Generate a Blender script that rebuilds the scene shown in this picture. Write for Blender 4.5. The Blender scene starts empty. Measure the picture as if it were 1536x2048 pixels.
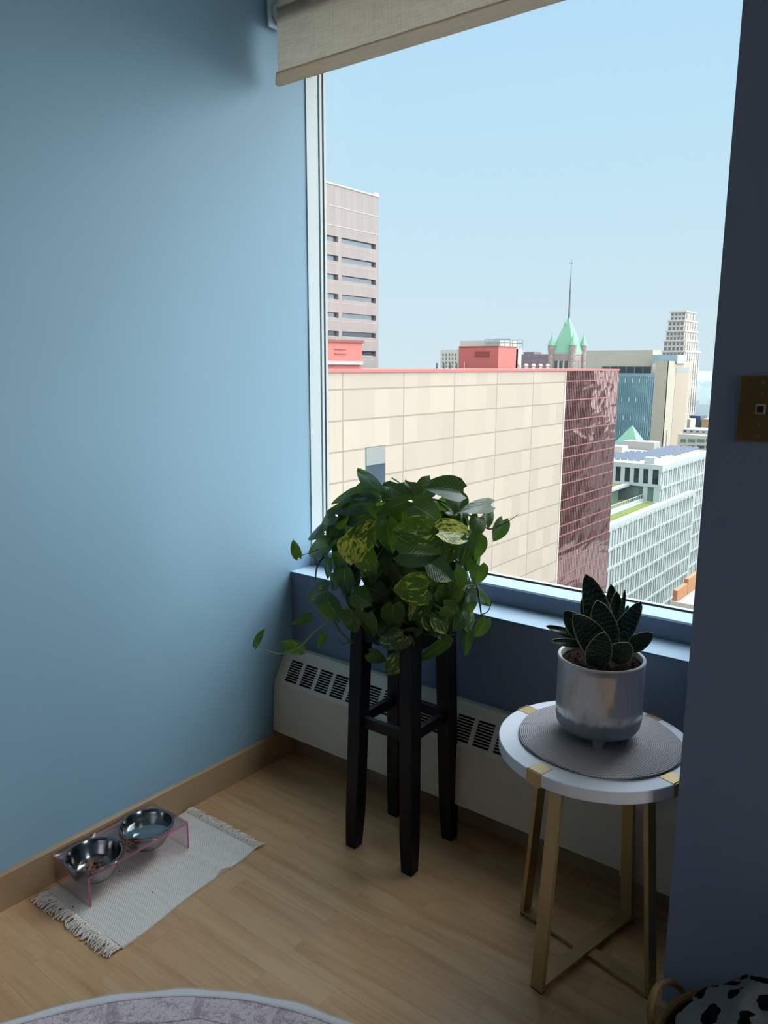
import bpy, bmesh, math, random
import numpy as np
from mathutils import Vector, Matrix, noise as mnoise
random.seed(7)
SC = bpy.context.scene
COL = SC.collection
PI = math.pi

# ------------------------------------------------------------------ camera
FPX = 1543.0
PITCH, ROLL, YAW = (math.radians(a) for a in (10.72, 0.22, -37.65))
EYE = np.array([0.0, 0.0, 1.42])
_cy, _sy = math.cos(YAW), math.sin(YAW)
FW = np.array([_sy * math.cos(PITCH), _cy * math.cos(PITCH), -math.sin(PITCH)])
_r0 = np.array([_cy, -_sy, 0.0])
_u0 = np.cross(_r0, FW)
RT = _r0 * math.cos(ROLL) + _u0 * math.sin(ROLL)
UP = np.cross(RT, FW)


def ray(x, y):
    return FW * FPX + RT * (x - 768) - UP * (y - 1024)


def onx(x, y, X):
    d = ray(x, y); return EYE + d * X / d[0]


def ony(x, y, Y):
    d = ray(x, y); return EYE + d * Y / d[1]


def onz(x, y, z=0.0):
    d = ray(x, y); return EYE + d * (z - EYE[2]) / d[2]


cam_d = bpy.data.cameras.new('camera')
cam = bpy.data.objects.new('camera', cam_d)
COL.objects.link(cam)
cam_d.sensor_fit = 'HORIZONTAL'
cam_d.sensor_width = 36.0
cam_d.lens = FPX / 1536 * 36.0
cam_d.clip_start, cam_d.clip_end = 0.02, 6000
M = Matrix.Identity(4)
for i in range(3):
    M[i][0], M[i][1], M[i][2], M[i][3] = RT[i], UP[i], -FW[i], EYE[i]
cam.matrix_world = M
SC.camera = cam
SC.view_settings.view_transform = 'Standard'
SC.view_settings.look = 'None'
SC.view_settings.gamma = 1.0
SC.view_settings.exposure = 0.0
SC.view_settings.use_curve_mapping = False


# ------------------------------------------------------------------ materials
def lin(r, g, b):
    f = lambda c: (c / 255 / 12.92) if c <= 10 else ((c / 255 + 0.055) / 1.055) ** 2.4
    return (f(r), f(g), f(b), 1.0)


class NT:
    """small node-tree helper"""
    def __init__(self, name):
        self.m = bpy.data.materials.new(name)
        self.m.use_nodes = True
        self.t = self.m.node_tree
        self.t.nodes.clear()
        self.out = self.t.nodes.new('ShaderNodeOutputMaterial')

    def n(self, typ, **kw):
        nd = self.t.nodes.new(typ)
        for k, v in kw.items():
            if k.startswith('i_'):
                key = k[2:].replace('__', ' ')
                nd.inputs[key].default_value = v
            else:
                setattr(nd, k, v)
        return nd

    def l(self, a, b):
        self.t.links.new(a, b)

    def math(self, op, a, b=None, c=None):
        nd = self.t.nodes.new('ShaderNodeMath'); nd.operation = op
        for i, v in enumerate((a, b, c)):
            if v is None: continue
            if isinstance(v, (int, float)): nd.inputs[i].default_value = v
            else: self.l(v, nd.inputs[i])
        return nd.outputs[0]

    def mix(self, fac, a, b, mode='MIX'):
        nd = self.t.nodes.new('ShaderNodeMix'); nd.data_type = 'RGBA'; nd.blend_type = mode
        for sock, v in ((nd.inputs[0], fac), (nd.inputs[6], a), (nd.inputs[7], b)):
            if isinstance(v, (int, float, tuple)): sock.default_value = v
            else: self.l(v, sock)
        return nd.outputs[2]

    def ramp(self, fac, stops):
        nd = self.t.nodes.new('ShaderNodeValToRGB')
        el = nd.color_ramp.elements
        while len(el) < len(stops): el.new(0.5)
        for e, (p, c) in zip(el, stops): e.position, e.color = p, c
        self.l(fac, nd.inputs[0])
        return nd.outputs[0]

    def coord(self, which='Object'):
        return self.n('ShaderNodeTexCoord').outputs[which]

    def mapping(self, vec, scale=(1, 1, 1), rot=(0, 0, 0), loc=(0, 0, 0)):
        nd = self.n('ShaderNodeMapping')
        nd.inputs['Scale'].default_value = scale
        nd.inputs['Rotation'].default_value = rot
        nd.inputs['Location'].default_value = loc
        self.l(vec, nd.inputs['Vector'])
        return nd.outputs[0]

    def noise(self, vec, scale=5.0, detail=3.0, rough=0.5, dist=0.0):
        nd = self.n('ShaderNodeTexNoise')
        nd.inputs['Scale'].default_value = scale
        nd.inputs['Detail'].default_value = detail
        nd.inputs['Roughness'].default_value = rough
        nd.inputs['Distortion'].default_value = dist
        if vec is not None: self.l(vec, nd.inputs['Vector'])
        return nd.outputs['Fac']

    def swizzle(self, vec, order):
        s = self.n('ShaderNodeSeparateXYZ'); self.l(vec, s.inputs[0])
        c = self.n('ShaderNodeCombineXYZ')
        for i, ch in enumerate(order):
            if ch in 'xyz': self.l(s.outputs['xyz'.index(ch)], c.inputs[i])
        return c.outputs[0]

    def bump(self, h, strength=0.2, dist=0.01):
        b = self.n('ShaderNodeBump')
        b.inputs['Strength'].default_value = strength
        b.inputs['Distance'].default_value = dist
        self.l(h, b.inputs['Height'])
        return b.outputs[0]

    def principled(self, color=None, rough=0.5, metal=0.0, normal=None, spec=0.5, **kw):
        p = self.n('ShaderNodeBsdfPrincipled')
        if color is not None:
            if isinstance(color, tuple): p.inputs['Base Color'].default_value = color
            else: self.l(color, p.inputs['Base Color'])
        if isinstance(rough, (int, float)): p.inputs['Roughness'].default_value = rough
        else: self.l(rough, p.inputs['Roughness'])
        p.inputs['Metallic'].default_value = metal
        p.inputs['Specular IOR Level'].default_value = spec
        if normal is not None: self.l(normal, p.inputs['Normal'])
        for k, v in kw.items(): p.inputs[k.replace('_', ' ')].default_value = v
        return p.outputs[0]

    def done(self, shader):
        self.l(shader, self.out.inputs[0])
        return self.m


def simple(name, c, rough=0.5, metal=0.0, nscale=None, namt=0.08, bump=0.0, bscale=200.0, spec=0.5):
    n = NT(name)
    col = c
    co = n.coord()
    if nscale:
        f = n.noise(co, nscale, 4)
        dark = tuple(v * (1 - namt) for v in c[:3]) + (1,)
        lite = tuple(min(1, v * (1 + namt)) for v in c[:3]) + (1,)
        col = n.mix(f, dark, lite)
    nm = None
    if bump: nm = n.bump(n.noise(co, bscale, 2), bump, 0.002)
    return n.done(n.principled(col, rough, metal, nm, spec))


MT = {}
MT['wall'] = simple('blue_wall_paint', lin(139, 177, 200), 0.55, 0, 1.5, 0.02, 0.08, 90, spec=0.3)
MT['wall_shaded'] = simple('shaded_blue_wall_paint', lin(108, 122, 146), 0.6, 0, 1.5, 0.02, 0.08, 90, spec=0.3)  # same room paint, darkened so the backlit shade sits in the colour
MT['ledge'] = simple('lit_semi_gloss_blue_paint', lin(202, 223, 240), 0.14, 0, 1.5, 0.02, 0.05, 90, spec=0.7)  # wall paint lightened to put the daylight on the sill tops
MT['ceiling'] = simple('white_ceiling_paint', lin(226, 226, 222), 0.8)
MT['frame'] = simple('white_window_metal', lin(192, 206, 210), 0.4)
MT['gasket'] = simple('black_rubber', lin(22, 24, 26), 0.6)
MT['heater'] = simple('cream_enamel', lin(202, 194, 178), 0.45, 0, 3, 0.04)
MT['dark'] = simple('dark_void', lin(14, 14, 15), 0.8)
MT['black_wood'] = simple('black_painted_wood', lin(7, 8, 14), 0.4, 0, 20, 0.1, spec=0.25)
MT['gold'] = simple('brushed_brass_paint', lin(176, 150, 104), 0.38, 0.55, 40, 0.05)
MT['table_white'] = simple('white_table_laminate', lin(212, 214, 222), 0.38, 0, 12, 0.04)
MT['pot_white'] = simple('white_glazed_ceramic', lin(205, 200, 196), 0.3)
MT['soil'] = simple('dark_potting_soil', lin(50, 34, 28), 1.0, 0, 130, 0.5, 0.4, 260, spec=0.05)
MT['steel'] = simple('stainless_steel', lin(150, 152, 155), 0.16, 1.0, 60, 0.04)
MT['kibble'] = simple('brown_kibble', lin(92, 58, 36), 0.8, 0, 200, 0.2, 0.5, 500)
MT['kibble_mix'] = simple('tan_kibble', lin(140, 100, 52), 0.8, 0, 200, 0.25, 0.5, 500)
MT['fringe'] = simple('cotton_fringe', lin(222, 212, 202), 0.95, 0, 90, 0.1)
MT['rope'] = simple('woven_jute', lin(120, 94, 56), 0.9, 0, 160, 0.25, 0.6, 220)
MT['plate'] = simple('brass_plate_metal', lin(100, 80, 44), 0.4, 0.4, 30, 0.08)
MT['screw'] = simple('dull_screw_metal', lin(120, 118, 105), 0.4, 0.8)
MT['stem'] = simple('green_brown_vine', lin(58, 66, 34), 0.6)
MT['stem_light'] = simple('pale_green_petiole', lin(112, 128, 66), 0.5)


def mk_wood(name, axis_long='x', plank=True, tint=1.0):
    n = NT(name)
    co = n.coord()
    v = co if axis_long == 'x' else n.swizzle(co, 'yxz')
    br = n.n('ShaderNodeTexBrick')
    br.offset, br.offset_frequency, br.squash = 0.37, 2, 1.0
    br.inputs['Scale'].default_value = 1.0
    br.inputs['Brick Width'].default_value = 0.46
    br.inputs['Row Height'].default_value = 0.066
    br.inputs['Mortar Size'].default_value = 0.0006
    br.inputs['Mortar Smooth'].default_value = 0.6
    br.inputs['Bias'].default_value = 0.0
    br.inputs['Color1'].default_value = (0, 0, 0, 1)
    br.inputs['Color2'].default_value = (1, 1, 1, 1)
    br.inputs['Mortar'].default_value = (0.35, 0.35, 0.35, 1)
    vv = n.mapping(v, loc=(0.11, 0.02, 0))
    n.l(vv, br.inputs['Vector'])
    # grain, shifted per plank
    sh = n.n('ShaderNodeVectorMath'); sh.operation = 'MULTIPLY_ADD'
    n.l(br.outputs['Color'], sh.inputs[0]); sh.inputs[1].default_value = (7.3, 3.1, 0); n.l(v, sh.inputs[2])
    g1 = n.noise(n.mapping(sh.outputs[0], (2.2, 34, 1)), 1.0, 6, 0.6, 0.6)
    g2 = n.noise(n.mapping(sh.outputs[0], (6, 120, 1)), 1.0, 3, 0.6, 0.3)
    g3 = n.noise(n.mapping(sh.outputs[0], (1.1, 7, 1)), 1.0, 2, 0.5, 2.2)
    grain = n.math('ADD', n.math('MULTIPLY', g1, 0.55), n.math('ADD', n.math('MULTIPLY', g2, 0.2), n.math('MULTIPLY', g3, 0.4)))
    t = lambda a: tuple(min(1, x * tint) for x in a[:3]) + (1,)
    colr = n.ramp(grain, [(0.36, t(lin(158, 120, 82))), (0.5, t(lin(186, 150, 108))), (0.62, t(lin(200, 167, 125)))])
    if plank:
        s = n.n('ShaderNodeSeparateColor'); n.l(br.outputs['Color'], s.inputs[0])
        colr = n.mix(n.math('MULTIPLY', s.outputs[0], 0.45), colr, t(lin(186, 138, 98)))
        colr = n.mix(n.math('MULTIPLY', br.outputs['Fac'], 0.5), colr, t(lin(120, 84, 52)))
        colr = n.mix(n.math('MULTIPLY', n.noise(co, 1.1, 2), 0.18), colr, t(lin(170, 122, 80)))
    if not plank: colr = n.mix(0.3, colr, t(lin(160, 150, 136)))
    nm = n.bump(g2, 0.04, 0.001)
    return n.done(n.principled(colr, 0.38, 0, nm, 0.45))


MT['floor'] = mk_wood('maple_laminate_floor', 'x')
MT['bb_y'] = mk_wood('maple_trim_along_wall', 'y', False, 0.74)
MT['bb_x'] = mk_wood('maple_trim_across', 'x', False, 0.74)


def mk_glass(name, tint=(0.93, 0.96, 0.96, 1), gloss=0.06, rough=0.0):
    n = NT(name)
    tr = n.n('ShaderNodeBsdfTransparent'); tr.inputs[0].default_value = tint
    gl = n.n('ShaderNodeBsdfGlossy'); gl.inputs['Color'].default_value = (1, 1, 1, 1); gl.inputs['Roughness'].default_value = rough
    fr = n.n('ShaderNodeFresnel'); fr.inputs['IOR'].default_value = 1.25
    ms = n.n('ShaderNodeMixShader')
    n.l(n.math('ADD', n.math('MULTIPLY', fr.outputs[0], 0.6), gloss * 0.2), ms.inputs[0])
    n.l(tr.outputs[0], ms.inputs[1]); n.l(gl.outputs[0], ms.inputs[2])
    return n.done(ms.outputs[0])


MT['pane'] = mk_glass('window_glass', (0.97, 0.985, 0.985, 1), 0.02)
MT['acrylic'] = mk_glass('pink_tinted_acrylic', (0.97, 0.885, 0.905, 1), 0.12, 0.03)
MT['water'] = mk_glass('clear_water', (0.93, 0.97, 0.97, 1), 0.35, 0.02)


def mk_acrylic_edge():
    n = NT('pink_acrylic_edge')
    a = n.n('ShaderNodeBsdfTranslucent'); a.inputs[0].default_value = lin(222, 130, 160)
    p = n.principled(lin(206, 116, 146), 0.2)
    ms = n.n('ShaderNodeMixShader'); ms.inputs[0].default_value = 0.4
    n.l(p, ms.inputs[1]); n.l(a.outputs[0], ms.inputs[2])
    return n.done(ms.outputs[0])


MT['acrylic_edge'] = mk_acrylic_edge()


def mk_blind():
    n = NT('woven_shade_fabric')
    co = n.coord()
    a = n.noise(n.mapping(co, (14, 14, 260)), 1.0, 3, 0.6)
    b = n.noise(n.mapping(co, (300, 300, 30)), 1.0, 2, 0.5)
    f = n.math('ADD', n.math('MULTIPLY', a, 0.6), n.math('MULTIPLY', b, 0.4))
    c = n.ramp(f, [(0.36, lin(172, 164, 150)), (0.5, lin(206, 200, 188)), (0.66, lin(218, 213, 203))])
    p = n.principled(c, 0.9, 0, n.bump(f, 0.15, 0.001), 0.2)
    t = n.n('ShaderNodeBsdfTranslucent'); n.l(n.mix(0.5, c, lin(206, 204, 196)), t.inputs[0])
    ms = n.n('ShaderNodeMixShader'); ms.inputs[0].default_value = 0.85
    n.l(p, ms.inputs[1]); n.l(t.outputs[0], ms.inputs[2])
    op = n.n('ShaderNodeBsdfTransparent'); m2 = n.n('ShaderNodeMixShader'); m2.inputs[0].default_value = 0.06   # open weave
    n.l(ms.outputs[0], m2.inputs[1]); n.l(op.outputs[0], m2.inputs[2])
    return n.done(m2.outputs[0])


MT['blind'] = mk_blind()


def mk_hem():
    n = NT('shade_hem_fabric')
    f = n.noise(n.mapping(n.coord(), (14, 14, 200)), 1.0, 3, 0.6)
    c = n.mix(f, lin(190, 172, 146), lin(214, 198, 172))
    t = n.n('ShaderNodeBsdfTranslucent'); n.l(c, t.inputs[0])
    ms = n.n('ShaderNodeMixShader'); ms.inputs[0].default_value = 0.55
    n.l(n.principled(c, 0.8, 0, None, 0.2), ms.inputs[1]); n.l(t.outputs[0], ms.inputs[2])
    op = n.n('ShaderNodeBsdfTransparent'); m2 = n.n('ShaderNodeMixShader'); m2.inputs[0].default_value = 0.22
    n.l(ms.outputs[0], m2.inputs[1]); n.l(op.outputs[0], m2.inputs[2])
    return n.done(m2.outputs[0])


MT['blind_hem'] = mk_hem()


def mk_leaf():
    n = NT('pothos_leaf_surface')
    uv = n.coord('UV')
    at = n.n('ShaderNodeVertexColor', layer_name='kind')
    s = n.n('ShaderNodeSeparateColor'); n.l(at.outputs[0], s.inputs[0])
    x = n.n('ShaderNodeSeparateXYZ'); n.l(uv, x.inputs[0])
    u, v = x.outputs[0], x.outputs[1]
    av = n.math('ABSOLUTE', n.math('SUBTRACT', v, 0.5))
    # side veins sweeping to the tip
    vein = n.math('SINE', n.math('MULTIPLY', n.math('SUBTRACT', u, n.math('MULTIPLY', av, 0.7)), 62))
    veinm = n.math('MULTIPLY', n.math('GREATER_THAN', vein, 0.9), 0.14)
    rib = n.math('LESS_THAN', av, 0.018)
    base = n.mix(s.outputs[2], lin(34, 68, 40), lin(96, 128, 34))
    base = n.mix(n.noise(uv, 6, 3), base, lin(30, 60, 32))
    off = n.n('ShaderNodeCombineXYZ'); n.l(n.math('MULTIPLY', s.outputs[1], 40), off.inputs[0])
    ad = n.n('ShaderNodeVectorMath'); ad.operation = 'ADD'; n.l(uv, ad.inputs[0]); n.l(off.outputs[0], ad.inputs[1])
    st = n.mapping(ad.outputs[0], (3.0, 7.5, 1), (0, 0, 0.5))
    vf = n.noise(st, 1.3, 4, 0.62, 0.8)
    th = n.math('SUBTRACT', 0.86, n.math('MULTIPLY', s.outputs[0], 0.42))
    vm = n.n('ShaderNodeMapRange'); n.l(vf, vm.inputs[0]); n.l(th, vm.inputs[1])
    n.l(n.math('ADD', th, 0.04), vm.inputs[2])
    base = n.mix(vm.outputs[0], base, lin(198, 196, 74))
    base = n.mix(veinm, base, lin(110, 140, 96))
    base = n.mix(n.math('MULTIPLY', rib, 0.45), base, lin(140, 164, 96))
    nm = n.bump(vein, 0.12, 0.002)
    p = n.principled(base, 0.34, 0, nm, 0.45)
    tcol = n.mix(0.5, base, lin(120, 160, 30))
    t = n.n('ShaderNodeBsdfTranslucent'); n.l(tcol, t.inputs[0])
    ms = n.n('ShaderNodeMixShader'); ms.inputs[0].default_value = 0.3
    n.l(p, ms.inputs[1]); n.l(t.outputs[0], ms.inputs[2])
    return n.done(ms.outputs[0])


MT['leaf'] = mk_leaf()


def mk_snake():
    n = NT('snake_plant_leaf_surface')
    uv = n.coord('UV')
    x = n.n('ShaderNodeSeparateXYZ'); n.l(uv, x.inputs[0])
    u, v = x.outputs[0], x.outputs[1]
    av = n.math('ABSOLUTE', n.math('SUBTRACT', v, 0.5))
    w = n.noise(n.mapping(uv, (2, 5, 1)), 2.5, 3, 0.6)
    ob = n.n('ShaderNodeObjectInfo')
    band = n.math('SINE', n.math('ADD', n.math('MULTIPLY', u, 74), n.math('ADD', n.math('MULTIPLY', w, 17), n.math('MULTIPLY', ob.outputs['Random'], 20))))
    base = n.ramp(band, [(0.30, lin(22, 42, 28)), (0.72, lin(30, 54, 36)), (0.93, lin(98, 122, 98))])
    edge = n.math('GREATER_THAN', av, 0.462)
    base = n.mix(edge, base, lin(150, 160, 112))
    return n.done(n.principled(base, 0.38, 0, n.bump(band, 0.05, 0.001), 0.4))


MT['snake'] = mk_snake()


def mk_pearl():
    n = NT('pearl_drip_glaze')
    co = n.coord()
    s = n.n('ShaderNodeSeparateXYZ'); n.l(co, s.inputs[0])
    ang = n.math('ARCTAN2', s.outputs[1], s.outputs[0])
    cv = n.n('ShaderNodeCombineXYZ'); n.l(n.math('MULTIPLY', ang, 2.2), cv.inputs[0])
    edge = n.noise(cv.outputs[0], 4.2, 4, 0.7)
    lim = n.math('ADD', 0.018, n.math('MULTIPLY', edge, 0.048))
    matte = n.math('LESS_THAN', s.outputs[2], lim)
    dv = n.n('ShaderNodeCombineXYZ'); n.l(n.math('MULTIPLY', ang, 14), dv.inputs[0]); n.l(n.math('MULTIPLY', s.outputs[2], 5), dv.inputs[1])
    drip = n.noise(dv.outputs[0], 2.2, 3, 0.6)
    gl = n.ramp(drip, [(0.30, lin(168, 164, 162)), (0.38, lin(200, 197, 195)), (0.66, lin(206, 206, 208)), (0.74, lin(176, 180, 186))])
    col = n.mix(matte, gl, lin(150, 156, 164))
    rg = n.math('ADD', 0.16, n.math('MULTIPLY', matte, 0.5))
    return n.done(n.principled(col, rg, 0.25, n.bump(drip, 0.1, 0.002), 0.6))


MT['pearl'] = mk_pearl()


def mk_braid():
    n = NT('grey_braided_cord')
    co = n.coord()
    s = n.n('ShaderNodeSeparateXYZ'); n.l(co, s.inputs[0])
    r = n.math('SQRT', n.math('ADD', n.math('POWER', s.outputs[0], 2.0), n.math('POWER', s.outputs[1], 2.0)))
    ang = n.math('ARCTAN2', s.outputs[1], s.outputs[0])
    ringi = n.math('FLOOR', n.math('MULTIPLY', r, 215))
    ring = n.math('SINE', n.math('MULTIPLY', r, 215 * 2 * PI))
    tw = n.math('SINE', n.math('ADD', n.math('MULTIPLY', n.math('MULTIPLY', ang, n.math('MAXIMUM', ringi, 2.0)), 4.0), n.math('MULTIPLY', ringi, 2.4)))
    h = n.math('ADD', n.math('MULTIPLY', ring, 0.6), n.math('MULTIPLY', tw, 0.4))
    c = n.ramp(n.math('ADD', n.math('MULTIPLY', h, 0.4), 0.5), [(0.1, lin(136, 130, 130)), (0.6, lin(184, 177, 178)), (0.95, lin(204, 197, 198))])
    return n.done(n.principled(c, 0.95, 0, n.bump(h, 0.6, 0.003), 0.1))


MT['braid'] = mk_braid()


def mk_mat():
    n = NT('woven_cotton_cloth')
    co = n.coord()
    a = n.n('ShaderNodeTexWave'); a.wave_type = 'BANDS'; a.bands_direction = 'DIAGONAL'
    a.inputs['Scale'].default_value = 75; a.inputs['Distortion'].default_value = 1.2
    n.l(co, a.inputs['Vector'])
    b = n.noise(co, 260, 2)
    d = n.noise(co, 9, 3)
    f = n.math('ADD', n.math('MULTIPLY', a.outputs['Fac'], 0.4), n.math('MULTIPLY', b, 0.6))
    c = n.ramp(f, [(0.2, lin(198, 193, 186)), (0.6, lin(226, 221, 213))])
    c = n.mix(n.math('MULTIPLY', d, 0.2), c, lin(176, 170, 168))
    return n.done(n.principled(c, 0.95, 0, n.bump(f, 0.5, 0.002), 0.1))


MT['mat'] = mk_mat()


def mk_rug():
    n = NT('printed_rug_pile')
    co = n.coord()
    s = n.n('ShaderNodeSeparateXYZ'); n.l(co, s.inputs[0])
    r = n.math('SQRT', n.math('ADD', n.math('POWER', s.outputs[0], 2.0), n.math('POWER', s.outputs[1], 2.0)))
    ang = n.math('ARCTAN2', s.outputs[1], s.outputs[0])
    R = 0.836
    pc = n.n('ShaderNodeCombineXYZ'); n.l(n.math('MULTIPLY', ang, 0.84), pc.inputs[0]); n.l(r, pc.inputs[1])
    # ornament: scrolls from distorted voronoi cells, set in ring panels
    vo = n.n('ShaderNodeTexVoronoi'); vo.feature = 'DISTANCE_TO_EDGE'; vo.inputs['Scale'].default_value = 26
    dn = n.n('ShaderNodeTexNoise'); dn.inputs['Scale'].default_value = 18; dn.inputs['Detail'].default_value = 3
    n.l(pc.outputs[0], dn.inputs['Vector'])
    ad = n.n('ShaderNodeVectorMath'); ad.operation = 'MULTIPLY_ADD'
    n.l(dn.outputs['Color'], ad.inputs[0]); ad.inputs[1].default_value = (0.05, 0.05, 0); n.l(pc.outputs[0], ad.inputs[2])
    n.l(ad.outputs[0], vo.inputs['Vector'])
    cn1 = n.noise(pc.outputs[0], 30, 1.5, 0.5, 1.6)
    cn2 = n.noise(pc.outputs[0], 55, 1.5, 0.5, 1.2)
    line = n.math('MAXIMUM', n.math('LESS_THAN', n.math('ABSOLUTE', n.math('SUBTRACT', cn1, 0.5)), 0.018), n.math('LESS_THAN', n.math('ABSOLUTE', n.math('SUBTRACT', cn2, 0.47)), 0.016))
    wob = n.math('MULTIPLY', n.noise(pc.outputs[0], 9, 3), 0.012)
    rr = n.math('ADD', r, wob)
    scal = n.math('MULTIPLY', n.math('ABSOLUTE', n.math('SINE', n.math('MULTIPLY', ang, 13))), 0.012)
    ring1 = n.math('LESS_THAN', n.math('ABSOLUTE', n.math('SUBTRACT', rr, R - 0.022)), 0.0014)
    ring2 = n.math('LESS_THAN', n.math('ABSOLUTE', n.math('SUBTRACT', n.math('ADD', rr, scal), R - 0.078)), 0.0018)
    med = n.math('LESS_THAN', n.math('FRACT', n.math('MULTIPLY', ang, 13 / PI)), 0.12)
    inner = n.math('LESS_THAN', r, R - 0.025)
    band = n.math('MULTIPLY', inner, line)
    base = n.mix(n.noise(co, 5, 4), lin(206, 196, 198), lin(194, 180, 184))
    blot = n.noise(pc.outputs[0], 24, 4, 0.7)
    base = n.mix(n.math('MULTIPLY', n.math('MULTIPLY', n.math('GREATER_THAN', blot, 0.56), inner), 0.5), base, lin(140, 124, 132))
    base = n.mix(n.math('MULTIPLY', band, 0.6), base, lin(140, 120, 132))
    base = n.mix(n.math('MULTIPLY', n.math('MULTIPLY', med, n.math('MULTIPLY', inner, n.math('GREATER_THAN', r, R - 0.09))), 0.35), base, lin(120, 104, 116))
    base = n.mix(n.math('MULTIPLY', n.math('MAXIMUM', ring1, ring2), 0.75), base, lin(120, 104, 112))
    base = n.mix(n.math('GREATER_THAN', r, R - 0.021), base, lin(206, 206, 210))
    return n.done(n.principled(base, 0.95, 0, n.bump(n.noise(co, 320, 2), 0.4, 0.002), 0.1))


MT['rug'] = mk_rug()
MT['rug_edge'] = simple('rug_binding', lin(176, 170, 164), 0.95, 0, 60, 0.08)


def mk_basket():
    n = NT('woven_seagrass')
    co = n.coord()
    s = n.n('ShaderNodeSeparateXYZ'); n.l(co, s.inputs[0])
    ang = n.math('ARCTAN2', s.outputs[1], s.outputs[0])
    row = n.math('FLOOR', n.math('MULTIPLY', s.outputs[2], 90))
    h = n.math('ADD', n.math('SINE', n.math('MULTIPLY', s.outputs[2], 90 * 2 * PI)), n.math('SINE', n.math('ADD', n.math('MULTIPLY', ang, 70), n.math('MULTIPLY', row, PI))))
    c = n.ramp(n.math('ADD', n.math('MULTIPLY', h, 0.25), 0.5), [(0.1, lin(66, 46, 26)), (0.8, lin(126, 96, 58))])
    return n.done(n.principled(c, 0.9, 0, n.bump(h, 0.7, 0.004), 0.1))


MT['basket'] = mk_basket()


def mk_spots():
    n = NT('spotted_fleece')
    co = n.coord()
    vo = n.n('ShaderNodeTexVoronoi'); vo.inputs['Scale'].default_value = 23
    nz = n.n('ShaderNodeTexNoise'); nz.inputs['Scale'].default_value = 22
    n.l(co, nz.inputs['Vector'])
    ad = n.n('ShaderNodeVectorMath'); ad.operation = 'MULTIPLY_ADD'
    n.l(nz.outputs['Color'], ad.inputs[0]); ad.inputs[1].default_value = (0.045, 0.045, 0.045); n.l(co, ad.inputs[2])
    n.l(ad.outputs[0], vo.inputs['Vector'])
    sp = n.math('LESS_THAN', vo.outputs['Distance'], 0.40)
    c = n.mix(sp, lin(104, 107, 108), lin(12, 13, 17))
    return n.done(n.principled(c, 1.0, 0, n.bump(n.noise(co, 200, 3), 0.6, 0.004), 0.05))


MT['fleece'] = mk_spots()


# ---- outside materials
def mk_panels(name, c, axis, bw, rh, mort=0.05, dark=0.8, sub=None, vary=0.06, off=0.0, loc=(0, 0, 0), nsc=0.5, rough=0.8):
    n = NT(name)
    co = n.coord()
    v = n.mapping(n.swizzle(co, 'yz0' if axis == 'x' else 'xz0'), loc=loc)

    def brick(w, h, m, o=0.0):
        b = n.n('ShaderNodeTexBrick'); b.offset = o; b.squash = 1.0
        b.inputs['Scale'].default_value = 1.0; b.inputs['Brick Width'].default_value = w
        b.inputs['Row Height'].default_value = h; b.inputs['Mortar Size'].default_value = m
        b.inputs['Mortar Smooth'].default_value = 0.1
        b.inputs['Color1'].default_value = (0, 0, 0, 1); b.inputs['Color2'].default_value = (1, 1, 1, 1)
        b.inputs['Mortar'].default_value = (0.5, 0.5, 0.5, 1)
        n.l(v, b.inputs['Vector'])
        return b
    B = brick(bw, rh, mort, off)
    sB = brick(sub[0], sub[1], mort * 0.25) if sub else B
    s = n.n('ShaderNodeSeparateColor'); n.l(sB.outputs['Color'], s.inputs[0])
    lo = tuple(x * (1 - vary) for x in c[:3]) + (1,); hi = tuple(min(1, x * (1 + vary)) for x in c[:3]) + (1,)
    col = n.mix(s.outputs[0], lo, hi)
    nz = n.noise(n.mapping(v, (1, 0.35, 1)), nsc, 5, 0.65, 1.5)
    col = n.mix(n.math('MULTIPLY', nz, 0.25), col, tuple(x * 0.8 for x in c[:3]) + (1,))
    col = n.mix(B.outputs['Fac'], col, tuple(x * dark for x in c[:3]) + (1,))
    return n.done(n.principled(col, rough, 0, None, 0.3))


MT['stone'] = mk_panels('cream_limestone_panels', lin(147, 138, 126), 'x', 10.15, 3.05, 0.09, 0.62, (2.54, 3.05), 0.075, loc=(-58.09, 0.87, 0), nsc=0.35)
MT['red'] = simple('red_painted_metal', lin(146, 82, 76), 0.6, 0, 0.4, 0.05)
MT['red_dark'] = simple('red_louvre', lin(108, 48, 45), 0.6)
MT['window_blind'] = simple('grey_blind_cloth', lin(110, 114, 113), 0.8)
MT['grey_band'] = simple('pale_grey_metal', lin(141, 139, 137), 0.5)
MT['pinkline'] = simple('pink_anodised_metal', lin(122, 76, 78), 0.5)
MT['mullion'] = simple('bronze_mullion_metal', lin(112, 88, 90), 0.45, 0.2)


def mk_bronze():
    n = NT('bronze_mirror_glass')
    co = n.coord()
    v = n.swizzle(co, 'yz0')
    w = n.noise(n.mapping(v, (0.10, 0.30, 1)), 1.0, 2, 0.5, 0.4)
    return n.done(n.principled(lin(118, 88, 86), 0.05, 0.9, n.bump(w, 0.35, 0.6), 0.6))


MT['bronze'] = mk_bronze()


def mk_extglass(name, c, rough=0.12, metal=0.3, vary=0.25, sc=(0.5, 0.5, 0.5)):
    n = NT(name)
    co = n.coord()
    f = n.noise(n.mapping(co, sc), 1.0, 3, 0.6)
    col = n.mix(f, tuple(x * (1 - vary) for x in c[:3]) + (1,), tuple(min(1, x * (1 + vary)) for x in c[:3]) + (1,))
    return n.done(n.principled(col, rough, metal, None, 0.5))


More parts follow.
